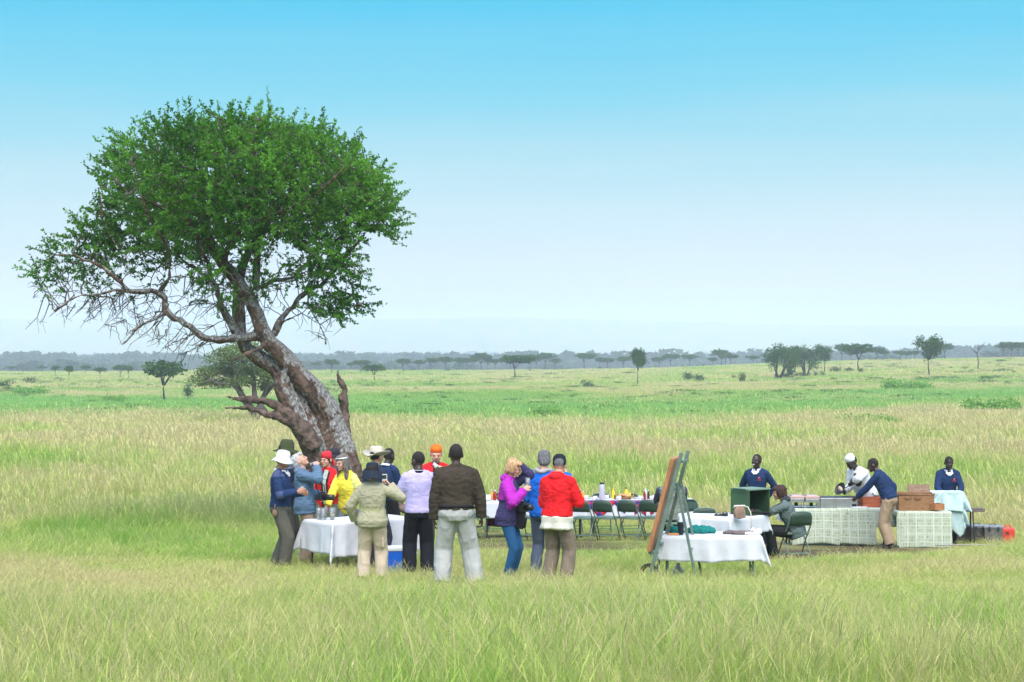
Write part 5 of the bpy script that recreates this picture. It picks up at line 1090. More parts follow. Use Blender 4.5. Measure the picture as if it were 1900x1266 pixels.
def drape(name, hx, hy, z, x0, x1, y0, y1, mt, label, cat, loc, rz, group=None, seed=0, ang=0, res=.03, wave=.022, thick=.004, slack=.20):
    """a cloth lying on a table of half size hx,hy at height z; the rectangle x0..x1,y0..y1 (turned by ang) hangs over the edges"""
    nx = max(4, int((x1 - x0) / res)); ny = max(4, int((y1 - y0) / res)); X, Y = np.meshgrid(np.linspace(x0, x1, nx), np.linspace(y0, y1, ny)); U, V = X.copy(), Y.copy()
    if ang: cx, cy = (x0 + x1) / 2, (y0 + y1) / 2; c, s = math.cos(ang), math.sin(ang); X, Y = cx + (U - cx) * c - (V - cy) * s, cy + (U - cx) * s + (V - cy) * c
    dx = np.maximum(np.abs(X) - hx, 0); dy = np.maximum(np.abs(Y) - hy, 0); drop = np.hypot(dx, dy); drop = np.where((dx > 0) & (dy > 0), drop * .93, drop)
    th = np.arctan2(dy, dx + 1e-9); both = (dx > 0) & (dy > 0); bul = np.where(both, np.sin(2 * th) * slack, 0) * np.minimum(drop, .5)
    sx_, sy_ = np.sign(X), np.sign(Y); per = X * (dy > 0) + Y * (dx > 0)
    w = (vn(per * 7 + seed, per * 0 + seed * 3.1, seed) - .5) * wave * 2 * np.minimum(drop / .25, 1.4) + .010 + .05 * np.minimum(drop, .5) + (vn(per * 17 + seed, drop * 4, seed + 2) - .5) * wave * .6 * np.minimum(drop / .25, 1)
    ox = np.where(dx > 0, w * np.where(both, np.cos(th), 1), 0) + bul * .7 * (dx > 0); oy = np.where(dy > 0, w * np.where(both, np.sin(th), 1), 0) + bul * .7 * (dy > 0)
    px_ = np.clip(X, -hx, hx) + sx_ * ox; py_ = np.clip(Y, -hy, hy) + sy_ * oy
    pz = z + .006 - drop * (1 - .00 * drop) + (vn(X * 9 + seed, Y * 9, seed + 5) - .5) * .006 * (drop == 0)
    edge = (vn(per * 3, per * 0, seed + 8) - .5) * .03 * (drop > .05) * drop / .3; pz = pz + edge
    v = np.stack([px_, py_, pz], -1).reshape(-1, 3); i = np.arange(ny - 1)[:, None] * nx + np.arange(nx - 1)[None, :]; f = np.stack([i, i + 1, i + nx + 1, i + nx], -1).reshape(-1, 4)
    me = mesh(name, v, f, [mt], True); uv = me.uv_layers.new(name='UVMap'); q = np.stack([U.ravel(), V.ravel()], -1)[f.ravel()]; uv.data.foreach_set('uv', q.astype(np.float32).ravel())
    o = link(name, me); md = o.modifiers.new('t', 'SOLIDIFY'); md.thickness = thick; md.offset = 1; o.location = loc; o.rotation_euler = (0, 0, rz); return tag(o, label, cat, group)
def table(name, label, loc, rz, hx, hy, h=.74, group=None, legm=None, topm=None, x=False):
    t = thing(name, label, 'table', loc, rz, group); MB().box((0, 0, h - .015), (2 * hx - .01, 2 * hy - .01, .03)).build('tabletop', topm or M_wtop, t, bevel=.004)
    for sx_ in (-1, 1):
        for sy_ in (-1, 1):
            m = MB(); a = (sx_ * (hx - .12), sy_ * (hy - .06), h - .03)
            if x: m.bar(a, (sx_ * (hx - .12), -sy_ * (hy - .06), -.05), .035)
            else: m.tube([a, (sx_ * (hx - .12), sy_ * (hy - .06), -.06)], .014, 8)
            m.build('leg', legm or M_dsteel, t)
    for sx_ in (-1, 1): MB().bar((sx_ * (hx - .12), -(hy - .06), .28), (sx_ * (hx - .12), hy - .06, .28), .018).build('crossbar', legm or M_dsteel, t)
    return t
def make_chair():
    t = thing('folding_chair', 'x', 'chair')
    m = MB()
    bt = [(-.205, .20, .60), (-.20, .225, .70), (-.17, .245, .775), (-.10, .255, .80), (0, .26, .805), (.10, .255, .80), (.17, .245, .775), (.20, .225, .70), (.205, .20, .60)]
    m.tube([(-.215, -.215, .0), (-.21, .0, .35)] + bt + [(.21, .0, .35), (.215, -.215, .0)], .012, 8); m.build('front_frame', M_gtube, t, True)
    m = MB(); 
    for sg in (-1, 1): m.tube([(sg * .19, -.10, .43), (sg * .195, .10, .22), (sg * .20, .27, 0)], .011, 8)
    m.build('rear_frame', M_gtube, t, True)
    MB().bar((-.19, .20, .12), (.19, .20, .12), .016).bar((-.205, -.145, .10), (.205, -.145, .10), .016).build('stretcher', M_gtube, t)
    m = MB(); v = []; n = 13
    for k in range(4):
        q = k / 3
        for i in range(n):
            x = -1 + 2 * i / (n - 1); top = .795 - .055 * abs(x) ** 4; zz = .575 + (top - .575) * q; v.append((x * .192, .195 + (zz - .575) * .27 + .030 * (1 - x * x) , zz))
    f = [(k * n + i, k * n + i + 1, (k + 1) * n + i + 1, (k + 1) * n + i) for k in range(3) for i in range(n - 1)]
    me = mesh('backrest', v, f, [M_greenb], True); o = link('backrest', me, t); md = o.modifiers.new('t', 'SOLIDIFY'); md.thickness = .016; md.offset = 0
    m = MB(); m.box((0, -.03, .435), (.39, .38, .022)); m.box((0, -.03, .452), (.375, .365, .03)); m.build('seat', M_vinyl, t, True, bevel=.010)
    return t
chair0 = make_chair(); used = []
def chair(px, D, rz, label, group='green metal folding chairs'):
    o = chair0 if not used else copy_tree(chair0)
    used.append(o); o.location = G(px, D); o.rotation_euler = (0, 0, R(rz)); o['label'] = label; o['group'] = group; return o
NC = 'chairs on the near side of the dining table'; FC = 'chairs around the far side and left end of the dining table'
chair(1083, 38.9, 158, 'green folding chair right beside the red jacket, first of the near row', NC); chair(1125, 39.0, 156, 'second green folding chair of the near row, below the tall white thermos', NC)
chair(1171, 39.1, 154, 'green folding chair in front of the widest red and blue checked cloth', NC); chair(1211, 39.2, 154, 'green folding chair cut off by the display board, last of the near row', NC)
chair(990, 38.8, 158, 'green folding chair between the purple jacket and the blue jacket', NC); chair(1040, 38.9, 158, 'green folding chair hidden behind the red jacket wearer', NC)
chair(882, 39.4, 120, 'green folding chair at the left end of the dining table, by the brown fleece sleeve', FC); chair(884, 41.6, -10, 'green folding chair behind the dining table at its far left corner', FC)
chair(925, 41.8, 0, 'green folding chair on the far side, behind the ketchup bottles', FC); chair(1060, 41.8, 5, 'green folding chair on the far side, behind the red jacket', FC); chair(1115, 41.8, -4, 'green folding chair on the far side, behind the white thermos', FC); chair(1170, 41.9, 4, 'green folding chair on the far side, behind the bread basket', FC)
chair(1296, 38.6, 40, 'dark green folding chair turned sideways at the right end of the dining table', FC); chair(1302, 34.2, 186, 'pale green folding chair pulled up to the white table, right of the display board', None)
chair(1474, 32.8, -72 - 180 + 90, 'green folding chair under the seated person in the grey-green coat', None); chair(1248, 36.5, 96, 'folding chair under the seated person in the khaki vest', None)
# dining tables
t1 = G(990, 40.2); t2 = G(1188, 40.3); tzv = (t1.z + t2.z) / 2; t1.z = t2.z = tzv
table('dining_table', 'long dining table under white cloth, left section behind the purple jacket', t1, 0, 1.06, .42, group='dining tables joined end to end'); table('dining_table', 'long dining table under white cloth, right section behind the green chairs', t2, 0, 1.06, .42, group='dining tables joined end to end')
drape('tablecloth', 1.06, .42, .74, -1.34, 1.20, -.74, .70, M_tc, 'white cloth over the left part of the dining table, by the ketchup bottles', 'tablecloth', t1, 0, 'white dining cloths', 3); drape('tablecloth', 1.06, .42, .746, -1.10, 1.34, -.74, .70, M_tc, 'white cloth over the right part of the dining table, under the thermos', 'tablecloth', t2, 0, 'white dining cloths', 4)
def chk(px, tt, dx, size, lab, seed, ang=.785, cy=-.42, mt=M_chk): return drape('checked_cloth', 1.07, .435, .752, dx - size / 2, dx + size / 2, cy - size / 2, cy + size / 2, mt, lab, 'cloth', tt, 0, 'checked cloths over the dining table edge', seed, ang, .025)
chk(1078, t2, -1.0 + .72 - .55, .50, 'red and blue checked cloth hanging by the first near chair', 5); chk(1165, t2, -.22, .56, 'red and blue checked cloth hanging behind the third near chair', 6); chk(1192, t2, .12, .52, 'red and blue checked cloth hanging between the third and fourth near chairs', 7); chk(1212, t2, .42, .46, 'red and blue checked cloth hanging beside the display board', 8)
drape('throw', 1.06, .43, .744, -.95, -.30, .20, 1.02, M_maroon, 'dark maroon cloth hanging under the far side of the left dining table', 'cloth', t1, 0, None, 9)
def on(tt, px, dy, dz=.752):     # a point on a table top, at photo column px
    y = tt.y + dy; return Vector((PX(px, y), y, tt.z + dz))
def bottle(p, h, r, mt, cap, lab, name='sauce_bottle', cat='bottle', group='bottles and jars on the dining table', neck=.45):
    t = thing(name, lab, cat, p, 0, group); MB().lathe([(r * .9, 0), (r, .01), (r, h * .55), (r * .85, h * .66), (r * neck, h * .8), (r * neck, h * .9)], n=14).build('body', mt, t, True); MB().lathe([(r * neck * 1.1, h * .88), (r * neck * 1.1, h), (0, h)], n=12).build('cap', cap, t, True)
M_ket = mat('ketchup_red', (.30, .012, .008), .3, spec=.5); M_wht = mat('white_plastic', (.62, .62, .61), .4, spec=.4); M_yelp = mat('yellow_plastic', (.80, .55, .02), .35, spec=.4); M_dbr = mat('dark_sauce', (.05, .02, .01), .25, spec=.5); M_org = mat('orange_juice', (.75, .30, .03), .3); M_wick = None
bottle(on(t1, 918, -.1), .21, .032, M_ket, M_wht, 'left ketchup bottle of the pair by the purple jacket'); bottle(on(t1, 926, -.22), .20, .032, M_ket, M_wht, 'right ketchup bottle of the pair by the purple jacket'); bottle(on(t1, 912, .05), .21, .03, M_org, M_wht, 'pale orange sauce bottle left of the ketchup bottles')
bottle(on(t2, 1074, .1), .20, .036, M_wht, M_wht, 'white bottle left of the orange bottle on the dining table'); bottle(on(t2, 1082, .12), .17, .028, M_org, M_wht, 'orange bottle beside the white bottle on the dining table'); bottle(on(t2, 1138, .15), .23, .032, M_yelp, M_yelp, 'yellow mustard bottle right of the white thermos')
bottle(on(t2, 1141, -.1), .13, .016, M_dbr, M_wht, 'slim dark pepper mill in front of the yellow bottle', 'pepper_mill', 'mill'); bottle(on(t2, 1162, .1), .24, .040, M_yelp, M_green, 'yellow oil bottle with dark neck among the bread'); bottle(on(t2, 1196, -.05), .20, .026, M_ket, M_wht, 'ketchup bottle near the khaki vest, left one'); bottle(on(t2, 1203, .1), .19, .026, M_dbr, M_wht, 'dark sauce bottle near the khaki vest'); bottle(on(t2, 1198, .2), .21, .03, M_wht, M_wht, 'white bottle behind the ketchup near the khaki vest')
t = thing('thermos', 'tall pale lilac thermos flask with black lid on the dining table', 'thermos', on(t2, 1117, -.18)); MB().lathe([(.055, 0), (.058, .02), (.056, .30), (.050, .32)], n=20).build('body', mat('pale_lilac_steel', (.55, .52, .60), .35, .3), t, True); MB().lathe([(.048, .318), (.046, .36), (0, .362)], n=16).build('lid', M_blackp, t, True)
def plate(p, lab, r=.12): tag(MB().lathe([(.07, 0), (r, .015), (r, .020), (.07, .008), (0, .008)], n=24).build('plate', M_wht, None, True, loc=p), lab, 'plate', 'white plates set on the dining table')
def cup(p, lab, mt=None): 
    t = thing('cup', lab, 'cup', p, (p.x * 7) % 6, 'cups set on the dining table'); MB().lathe([(.026, 0), (.040, .01), (.042, .085), (.038, .085), (.036, .012), (0, .012)], n=16).build('body', mt or M_wht, t, True); MB().tube([(.04, 0, .07), (.065, 0, .06), (.065, 0, .035), (.04, 0, .02)], .005, 6).build('handle', mt or M_wht, t, True)
for i, (px, dy, w) in enumerate(((897, -.25, 'at the left end of the dining table'), (975, -.25, 'between the purple and blue jackets'), (1093, -.25, 'left of the white thermos'), (1131, -.27, 'just right of the white thermos'), (1158, -.27, 'in front of the bread basket'), (1180, -.26, 'between bread basket and ketchup'), (1213, -.26, 'nearest the khaki vest'), (1100, .22, 'far side, left of the thermos'), (1150, .24, 'far side, behind the pepper mill'), (1185, .24, 'far side, behind the bread basket'))): plate(on((t1 if px < 1000 else t2), px, dy), 'white plate ' + w)
for i, (px, dy, w) in enumerate(((905, -.2, 'left of the ketchup bottles'), (1063, -.1, 'beside the red jacket'), (1088, .05, 'right of the orange bottle'), (1104, -.2, 'left of the thermos base'), (1126, .1, 'behind and right of the thermos'), (1149, -.18, 'right of the pepper mill'), (1188, -.12, 'left of the red ketchup'), (1209, -.15, 'right of the red ketchup'), (1215, .1, 'nearest the khaki vest, far side'))): cup(on((t1 if px < 1000 else t2), px, dy), 'white cup ' + w)
bx = thing('butter_box', 'white box beside the ketchup bottles on the dining table', 'box', on(t1, 906.5, -.12)); MB().box((0, 0, .05), (.10, .08, .10)).build('carton', M_wht, bx, bevel=.006); MB().box((0, 0, .105), (.106, .086, .014)).build('lid', M_wht, bx, bevel=.003)
def wicker(name='wicker', c=(.46, .24, .10), c2=(.12, .05, .02), sc_=15):
    m = bpy.data.materials.new(name); m.use_nodes = True; n = m.node_tree.nodes; l = m.node_tree.links; p = n['Principled BSDF']; p.inputs['Roughness'].default_value = .6
    t_ = n.new('ShaderNodeTexCoord'); b = n.new('ShaderNodeTexBrick'); mp = n.new('ShaderNodeMapping'); mp.inputs['Rotation'].default_value = (R(90), 0, 0); l.new(t_.outputs['Object'], mp.inputs[0]); l.new(mp.outputs[0], b.inputs[0])
    b.inputs['Scale'].default_value = sc_; b.inputs['Brick Width'].default_value = .9; b.inputs['Row Height'].default_value = .35; b.inputs['Mortar Size'].default_value = .05; b.inputs['Color1'].default_value = (*c, 1); b.inputs['Color2'].default_value = (c[0] * .7, c[1] * .65, c[2] * .6, 1); b.inputs['Mortar'].default_value = (*c2, 1)
    l.new(b.outputs[0], p.inputs['Base Color']); q = n.new('ShaderNodeBump'); q.inputs['Distance'].default_value = .01; l.new(b.outputs['Fac'], q.inputs['Height']); q.invert = True; l.new(q.outputs[0], p.inputs['Normal']); return m
M_wick = wicker(); M_wickd = wicker('wicker_dark', (.30, .18, .10), (.09, .045, .02), 13); M_bread = mat('bread_crust', (.50, .27, .11), .7, bump=.4, bs=30, var=.2)  # second wicker is a darker tone for hamper back, sides, floor and lid
t = thing('bread_basket', 'small basket heaped with bread on the dining table', 'basket', on(t2, 1158, -.02)); MB().lathe([(.11, 0), (.16, .06), (.165, .065), (.12, .01), (0, .01)], n=20).build('basket', M_wick, t, True); m = MB()
for i in range(7): m.ell((.08 * math.cos(i * .9), .08 * math.sin(i * .9), .075 + .02 * (i % 2)), (.055, .04, .03))
m.build('bread', M_bread, t, True)
t = thing('jug', 'small yellow jug with a tall handle beside the oil bottle', 'jug', on(t2, 1168, .05)); MB().lathe([(.03, 0), (.045, .03), (.03, .11), (.034, .13), (0, .13)], n=14).build('body', M_yelp, t, True); MB().tube([(.03, 0, .12), (.07, 0, .14), (.075, 0, .07), (.04, 0, .03)], .005, 6).build('handle', M_yelp, t, True)
# drinks table on the left
tl = Vector((PX(668, 29.5), 29.5, tz(PX(668, 29.5), 29.5))); ra = R(40)
table('drinks_table', 'folding table under white cloth where the left group gathers, grey steel leg showing', tl, ra, .75, .38); drape('tablecloth', .75, .38, .74, -1.20, 1.12, -.88, .74, M_tc, 'white cloth over the drinks table, corner drooping in the grass behind the olive jacket', 'tablecloth', tl, ra, None, 11, wave=.03, slack=.3)
def tl_on(a, b): c, s = math.cos(ra), math.sin(ra); return tl + Vector((a * c - b * s, a * s + b * c, .752))
def glass(p, lab, h=.14, r=.034, name='glass', group='glasses on the drinks table', fill=None, rot=None):
    t = thing(name, lab, 'glass', p, 0, group)
    if rot is not None: t.rotation_euler = rot
    MB().lathe([(r * .7, 0), (r, h), (r * .93, h), (r * .64, .008), (0, .008)], n=16).build('bowl', M_glass, t, True)
    if fill: MB().lathe([(r * .62, .01), (r * .8, h * .55), (0, h * .55)], n=14).build('drink', fill, t, True)
    return t
M_wat = mat('water', (.8, .85, .85), .1, trans=.7); M_cham = mat('pale_wine', (.75, .68, .30), .15, trans=.4)
for i, (a, b, f, w) in enumerate(((-.62, .06, M_wat, 'front left of the cluster'), (-.54, .14, M_wat, 'middle of the cluster, under the reaching hand'), (-.50, .0, M_cham, 'with pale wine, front of the cluster'), (-.42, .10, M_cham, 'with pale wine, right of the cluster'), (-.60, .20, M_wat, 'back left of the cluster'))): glass(tl_on(a, b), 'clear drinking glass ' + w + ' on the drinks table', fill=f, h=.17, r=.040)
# cooler box
c = G(741, 28.6); t = thing('cooler_box', 'bright blue cooler box with white lid in the grass under the drinks table', 'cooler', c, R(6)); MB().box((0, 0, .165), (.46, .32, .33)).build('body', mat('cooler_blue', (.005, .10, .50), .4, spec=.4, var=.08), t, bevel=.015); MB().box((0, 0, .355), (.48, .34, .055)).build('lid', M_wht, t, bevel=.012)
for sg in (-1, 1): MB().tube([(sg * .24, -.08, .30), (sg * .262, -.08, .26), (sg * .262, .08, .26), (sg * .24, .08, .30)], .009, 6).build('handle', M_wht, t, True)
# near table on the right
tr_ = G(1316, 28.9); table('side_table', 'low white-clothed table in front, right of the display board', tr_, R(-3), .73, .38, .74, legm=M_gtube); drape('tablecloth', .73, .38, .74, -1.06, 1.05, -.74, .68, M_tc, 'white cloth over the nearest right table, long corner trailing in the grass', 'tablecloth', tr_, R(-3), None, 21, wave=.030, slack=.3)
t = thing('tumbler', 'dark navy insulated cup on the nearest right table', 'cup', on(tr_, 1263, -.16)); MB().lathe([(.036, 0), (.050, .16), (.05, .165), (0, .165)], n=18).build('body', mat('navy_cup', (.012, .02, .035), .4), t, True); MB().lathe([(.052, .160), (.052, .176), (.03, .182), (0, .182)], n=18).build('lid', M_blackp, t, True)
def crumple(name, p, rx, ry, rz_, mt, lab, cat, seed, n=9, vox=.014, amp=.03):
    rs = np.random.RandomState(seed); m = MB()
    for i in range(n): a = rs.rand() * 6.28; q = rs.rand() ** .5; m.ell((q * rx * .7 * math.cos(a), q * ry * .7 * math.sin(a), rz_ * .35), (rx * .4, ry * .45, rz_ * (.35 + .5 * rs.rand())))
    me = remesh(m, vox, 2); v, nn = getco(me); v = v + nn * ((np.abs(vn3(v * 22 + seed, 3) - .5) * -2 + .5) * amp)[:, None]; v[:, 2] = np.maximum(v[:, 2], 0.001); setco(me, v); me.materials.append(mt); return tag(link(name, me, None, p), lab, cat)
crumple('towel', on(tr_, 1300, .1), .26, .14, .10, M_teal, 'crumpled teal green towel on the nearest right table', 'towel', 5); crumple('towel', on(tr_, 1252, .12), .14, .12, .09, M_teal, 'small teal green cloth left of the navy cup', 'towel', 6)
o = crumple('folded_jacket', on(tr_, 1374, -.05), .27, .12, .05, cloth('grey_brown_cloth', (.13, .105, .095)), 'flat grey-brown folded jacket at the right end of the nearest table', 'jacket', 7, amp=.015); crumple('napkin', on(tr_, 1402, .0), .10, .09, .07, M_white, 'crumpled white napkin beside the folded jacket', 'napkin', 8, amp=.02); crumple('napkin', on(tr_, 1392, -.12), .13, .06, .035, cloth('cream_napkin', (.62, .56, .45)), 'flat cream napkin in front of the crumpled white one', 'napkin', 9, amp=.01)
MB_ = MB().box((0, 0, .012), (.16, .10, .024)); tag(MB_.build('notebook', [mat('orange_cover', (.55, .25, .08), .6)], None, bevel=.003, loc=on(tr_, 1249, -.2)), 'thin orange notebook at the left end of the nearest table', 'notebook')
g = G(1258, 29.3); t = thing('water_jug', 'white plastic jug standing in the grass under the nearest table', 'jug', g); MB().lathe([(.08, 0), (.09, .02), (.09, .18), (.05, .24), (.03, .27)], n=16).build('body', M_wht, t, True); MB().lathe([(.032, .265), (.032, .30), (0, .30)], n=12).build('cap', M_wht, t, True)
g = G(1204, 29.5, .10); m = MB()
for i in range(5): m.tube([((.13 - .012 * i) * math.cos(a), .02 * i, (.13 - .012 * i) * math.sin(a) + .02) for a in np.linspace(0, 6.283, 22)], .014, 6)
tag(m.build('cable_coil', M_blackp, None, True, loc=g), 'black coil of cable lying at the foot of the display board', 'cable')
# display board on its easel
e = G(1238, 28.6); t = thing('display_board', 'tall wooden board on a green A-frame easel, seen almost edge-on from behind', 'easel', e, R(-104))
def EP(x, y, z): return (x, y, z)
M_wood = mat('orange_wood', (.45, .20, .085), .55, bump=.2, bs=12, col2=(.30, .12, .05), vs=4, stretch=(6, 6, .6)); M_woodb = mat('board_back', (.40, .235, .15), .7, bump=.2, bs=12, col2=(.28, .15, .09), vs=4, stretch=(6, 6, .6))
for sg in (-1, 1): MB().bar((sg * .30, -.26, -.06), (sg * .30, .255, 1.93), .035, .05).build('upright', M_gtube, t)
for z, y in ((1.80, .222), (.62, -.085), (1.40, .117)): MB().bar((-.27, y + .03, z), (.27, y + .03, z), .03).build('crossbar', M_gtube, t)
for sg in (-1, 1): MB().bar((sg * .20, .165, 1.50), (sg * .28, .50, -.06), .025, .035).build('rear_leg', M_gtube, t)
MB().bar((-.25, .36, .55), (.25, .36, .55), .02).build('crossbar', M_gtube, t)
rot = Euler((-math.atan2(.515, 1.99), 0, 0)).to_matrix(); bc = Vector((0, .015, 1.17)) + rot @ Vector((0, -.045, 0))
MB().box(bc, (.66, .04, 1.32), rot).build('board', M_woodb, t, bevel=.003)
for sg in (-1, 1): MB().box(bc + rot @ Vector((sg * .335, -.012, 0)), (.045, .055, 1.36), rot).build('board_edge', M_wood, t, bevel=.004)
for sg in (-1, 1): MB().box(bc + rot @ Vector((0, -.012, sg * .665)), (.62, .055, .045), rot).build('board_edge', M_wood, t, bevel=.004)
for sg in (-1, 1): MB().box(Vector((sg * .26, -.155, .50)), (.05, .14, .035)).build('peg', M_gtube, t)
# table with the green box
c0 = Vector((PX(1354, 31.7), 31.7, 0)); rb = R(50); cc = c0 + Vector((math.cos(rb) * .55 - math.sin(rb) * .38, math.sin(rb) * .55 + math.cos(rb) * .38, 0)); cc.z = tz(cc.x, cc.y)
table('work_table', 'white-clothed table carrying the open green box', cc, rb, .55, .38, .74); drape('tablecloth', .55, .38, .74, -.85, .80, -.66, .62, M_tc, 'white cloth over the table with the green box, behind the nearest table', 'tablecloth', cc, rb, None, 31)
c1 = G(1318, 32.4); c1.z = cc.z; table('work_table', 'white-clothed table between the display board and the green box', c1, R(-2), .50, .36, .74); drape('tablecloth', .50, .36, .744, -.62, .60, -.70, .5, M_tc, 'white cloth over the small table left of the green box', 'tablecloth', c1, R(-2), None, 32)
bp = cc + Vector((PX(1392, 32.6) - cc.x, 32.6 - cc.y, .752)); t = thing('green_box', 'open dark green wooden box on the white table, its interior facing the seated person', 'box', bp, R(38))
M_gbox = mat('green_painted_wood', (.045, .10, .042), .6, bump=.2, bs=18, col2=(.03, .07, .03), vs=3); M_gin = mat('dark_box_inside', (.018, .030, .016), .8)  # back and floor panels get a darker green than the outer sides
t.scale = (.92, .92, .90); MB().box((-.25, 0, .23), (.02, .46, .44)).build('side_panel', M_gbox, t); MB().box((.25, 0, .23), (.02, .46, .44)).build('side_panel', M_gbox, t); MB().box((0, .235, .23), (.48, .02, .44)).build('back_panel', M_gin, t); MB().box((0, 0, .012), (.52, .49, .02)).build('floor_panel', M_gin, t)
MB().box((0, 0, .465), (.53, .50, .022)).build('top_panel', mat('pale_green_top', (.15, .22, .15), .6), t); MB().box((-.265, -.0, .43), (.02, .30, .10), Euler((0, R(-16), 0)).to_matrix()).build('flap', M_gbox, t); MB().box((-.10, .05, .12), (.20, .03, .22)).build('screen', M_blackp, t)
crumple('keyboard_case', bp + Vector((.22, -.12, .02)), .14, .08, .03, M_black, 'black case lying in the mouth of the green box', 'case', 12, amp=.005)
p = on(cc, 1372, -.62, .756); t = thing('handbag', 'cream and brown handbag with a long strap on the table edge before the green box', 'bag', p, R(20)); m = MB(); m.ell((0, 0, .10), (.105, .055, .11)); m.box((0, 0, .05), (.18, .09, .09)); me = remesh(m, .01, 3); me.materials.append(cloth('brown_canvas_bag', (.26, .17, .12), .4, 60)); link('bag_body', me, t)
MB().tube([(-.10, 0, .17), (-.09, 0, .20), (.09, 0, .20), (.10, 0, .17)], .014, 8).build('rim', mat('cream_leather', (.60, .55, .44), .6), t, True); MB().tube([(.09, 0, .19), (.13, -.03, .18), (.17, -.05, .10), (.18, -.06, -.02), (.17, -.07, -.20)], .010, 8).build('strap', bpy.data.materials['cream_leather'], t, True)
for px, dy, w, sz in ((1333, -.15, 'left one', (.13, .07, .03)), (1345, -.2, 'right one beside the handbag', (.09, .06, .05))):
    tag(MB().box((0, 0, sz[2] / 2), sz).tube([(-.05, 0, sz[2]), (0, .02, sz[2] + .02), (.05, 0, sz[2])], .008, 6).build('camera_pouch', M_blackp, None, bevel=.008, loc=on(c1, px, dy)), 'small black pouch on the white table, ' + w, 'pouch', 'black pouches by the handbag')
# buffet tables
b1 = G(1553, 38.0); table('buffet_table', 'long buffet table in front of the chef, mats hanging to the ground', b1, 0, 1.06, .38, .70, legm=M_dsteel, x=True); drape('tablecloth', 1.06, .38, .70, -1.30, 1.10, -.46, .60, M_tc, 'white cloth along the buffet table top', 'tablecloth', b1, 0, None, 41)
def mat_hang(tt, hx, hy, z, x0, x1, drop, lab, seed, mt, ang=0): return drape('patterned_mat', hx, hy, z, x0, x1, -hy - drop, -hy + .25, mt, lab, 'mat', tt, 0, 'patterned mats hanging from the buffet', seed, ang, .025, wave=.018)
mat_hang(b1, 1.07, .40, .706, -.92, -.02, .66, 'green and white patterned mat hanging from the left half of the buffet', 42, M_bat); mat_hang(b1, 1.065, .39, .712, -.04, .66, .67, 'green and white patterned mat in the middle of the buffet, corner flapping', 43, M_bat, .03); mat_hang(b1, 1.068, .394, .716, .52, .86, .34, 'short grey sage mat hanging from the right part of the buffet', 44, M_greycl); mat_hang(b1, 1.072, .40, .720, .84, 1.05, .34, 'narrow patterned mat at the right end of the buffet', 45, M_bat)
b2 = G(1708, 37.5); table('hamper_table', 'small table under the wicker hamper, wrapped in a patterned mat', b2, 0, .50, .36, .69, legm=M_dsteel); drape('patterned_mat', .50, .36, .69, -.60, .52, -1.04, .36, M_bat, 'large green and white checked mat wrapping the hamper table', 'mat', b2, 0, 'patterned mats hanging from the buffet', 46, wave=.02)
# chafing dishes
for px, dy, w in ((1477, .0, 'left chafing dish with a pinkish lid at the end of the buffet'), (1505, -.05, 'right chafing dish with a pinkish lid beside the steel griddle')):
    t = thing('chafing_dish', w, 'chafing dish', on(b1, px, dy, .712), 0, 'chafing dishes on the buffet'); MB().box((0, 0, .15), (.27, .36, .07)).build('pan', M_steel, t, bevel=.008); MB().box((0, 0, .205), (.28, .37, .04)).box((0, 0, .235), (.22, .30, .025)).build('lid', mat('pink_steel_lid', (.50, .34, .30), .35, .5), t, bevel=.008)
    for a in (-1, 1):
        for b_ in (-1, 1): MB().bar((a * .125, b_ * .165, 0), (a * .125, b_ * .165, .13), .014).build('leg', M_steel, t)
    MB().box((0, 0, .035), (.22, .28, .012)).build('shelf', M_steel, t); MB().lathe([(.035, 0), (.035, .05), (.03, .055), (0, .055)], c=(0, 0, .042), n=14).build('burner', M_dsteel, t, True)
t = thing('griddle', 'long brushed steel griddle box in front of the chef', 'griddle', on(b1, 1553, .02, .712)); MB().box((0, 0, .10), (.70, .42, .19)).build('body', M_steel, t, bevel=.006); MB().box((0, .02, .20), (.66, .36, .012)).build('cooking_plate', M_dsteel, t); MB().box((.29, -.212, .05), (.09, .012, .07)).build('control_box', M_blackp, t, bevel=.004)
for sg in (-1, 1): MB().tube([(sg * .35, -.08, .12), (sg * .38, -.08, .12), (sg * .38, .08, .12), (sg * .35, .08, .12)], .008, 6).build('handle', M_dsteel, t, True)
M_rw = mat('red_brown_wood', (.38, .105, .045), .45, bump=.2, bs=14, col2=(.22, .05, .02), vs=4, stretch=(1, 1, 5), spec=.4)
def crate(name, loc, rz, d, mt, lab, cat, inner=None, group=None, handle=True):
    t = thing(name, lab, cat, loc, rz, group); x, y, z = d
    for sg in (-1, 1): MB().box((sg * (x / 2 - .01), 0, z / 2), (.02, y, z)).build('side_panel', mt, t, bevel=.002); MB().box((0, sg * (y / 2 - .01), z / 2), (x - .045, .018, z - .004)).build('end_panel', mt, t, bevel=.002)
    MB().box((0, 0, .01), (x - .05, y - .05, .012)).build('floor_panel', mt, t); return t
crate('wooden_box', on(b1, 1612, .02, .712), R(8), (.34, .34, .22), M_rw, 'orange-red wooden box on the buffet under the reaching arm', 'box'); crate('wooden_box', on(b1, 1638, .04, .712), R(4), (.30, .30, .21), mat('dark_red_wood', (.10, .028, .015), .5, bump=.2), 'dark red wooden box on the buffet behind the khaki trousers', 'box')
tag(MB().tube([(-.16, 0, .06), (-.12, 0, 0), (.14, 0, 0), (.17, 0, .05)], .012, 8).box((0, 0, .005), (.24, .10, .015)).build('grill_rack', M_dsteel, None, loc=on(b1, 1634, .05, .712 + .215)), 'black grill rack lying over the dark red box', 'rack')
tag(MB().box((0, 0, .012), (.30, .20, .022)).build('tray', M_wht, None, bevel=.006, loc=on(b1, 1594, -.22, .722)), 'white tray on the buffet in front of the orange-red box', 'tray')
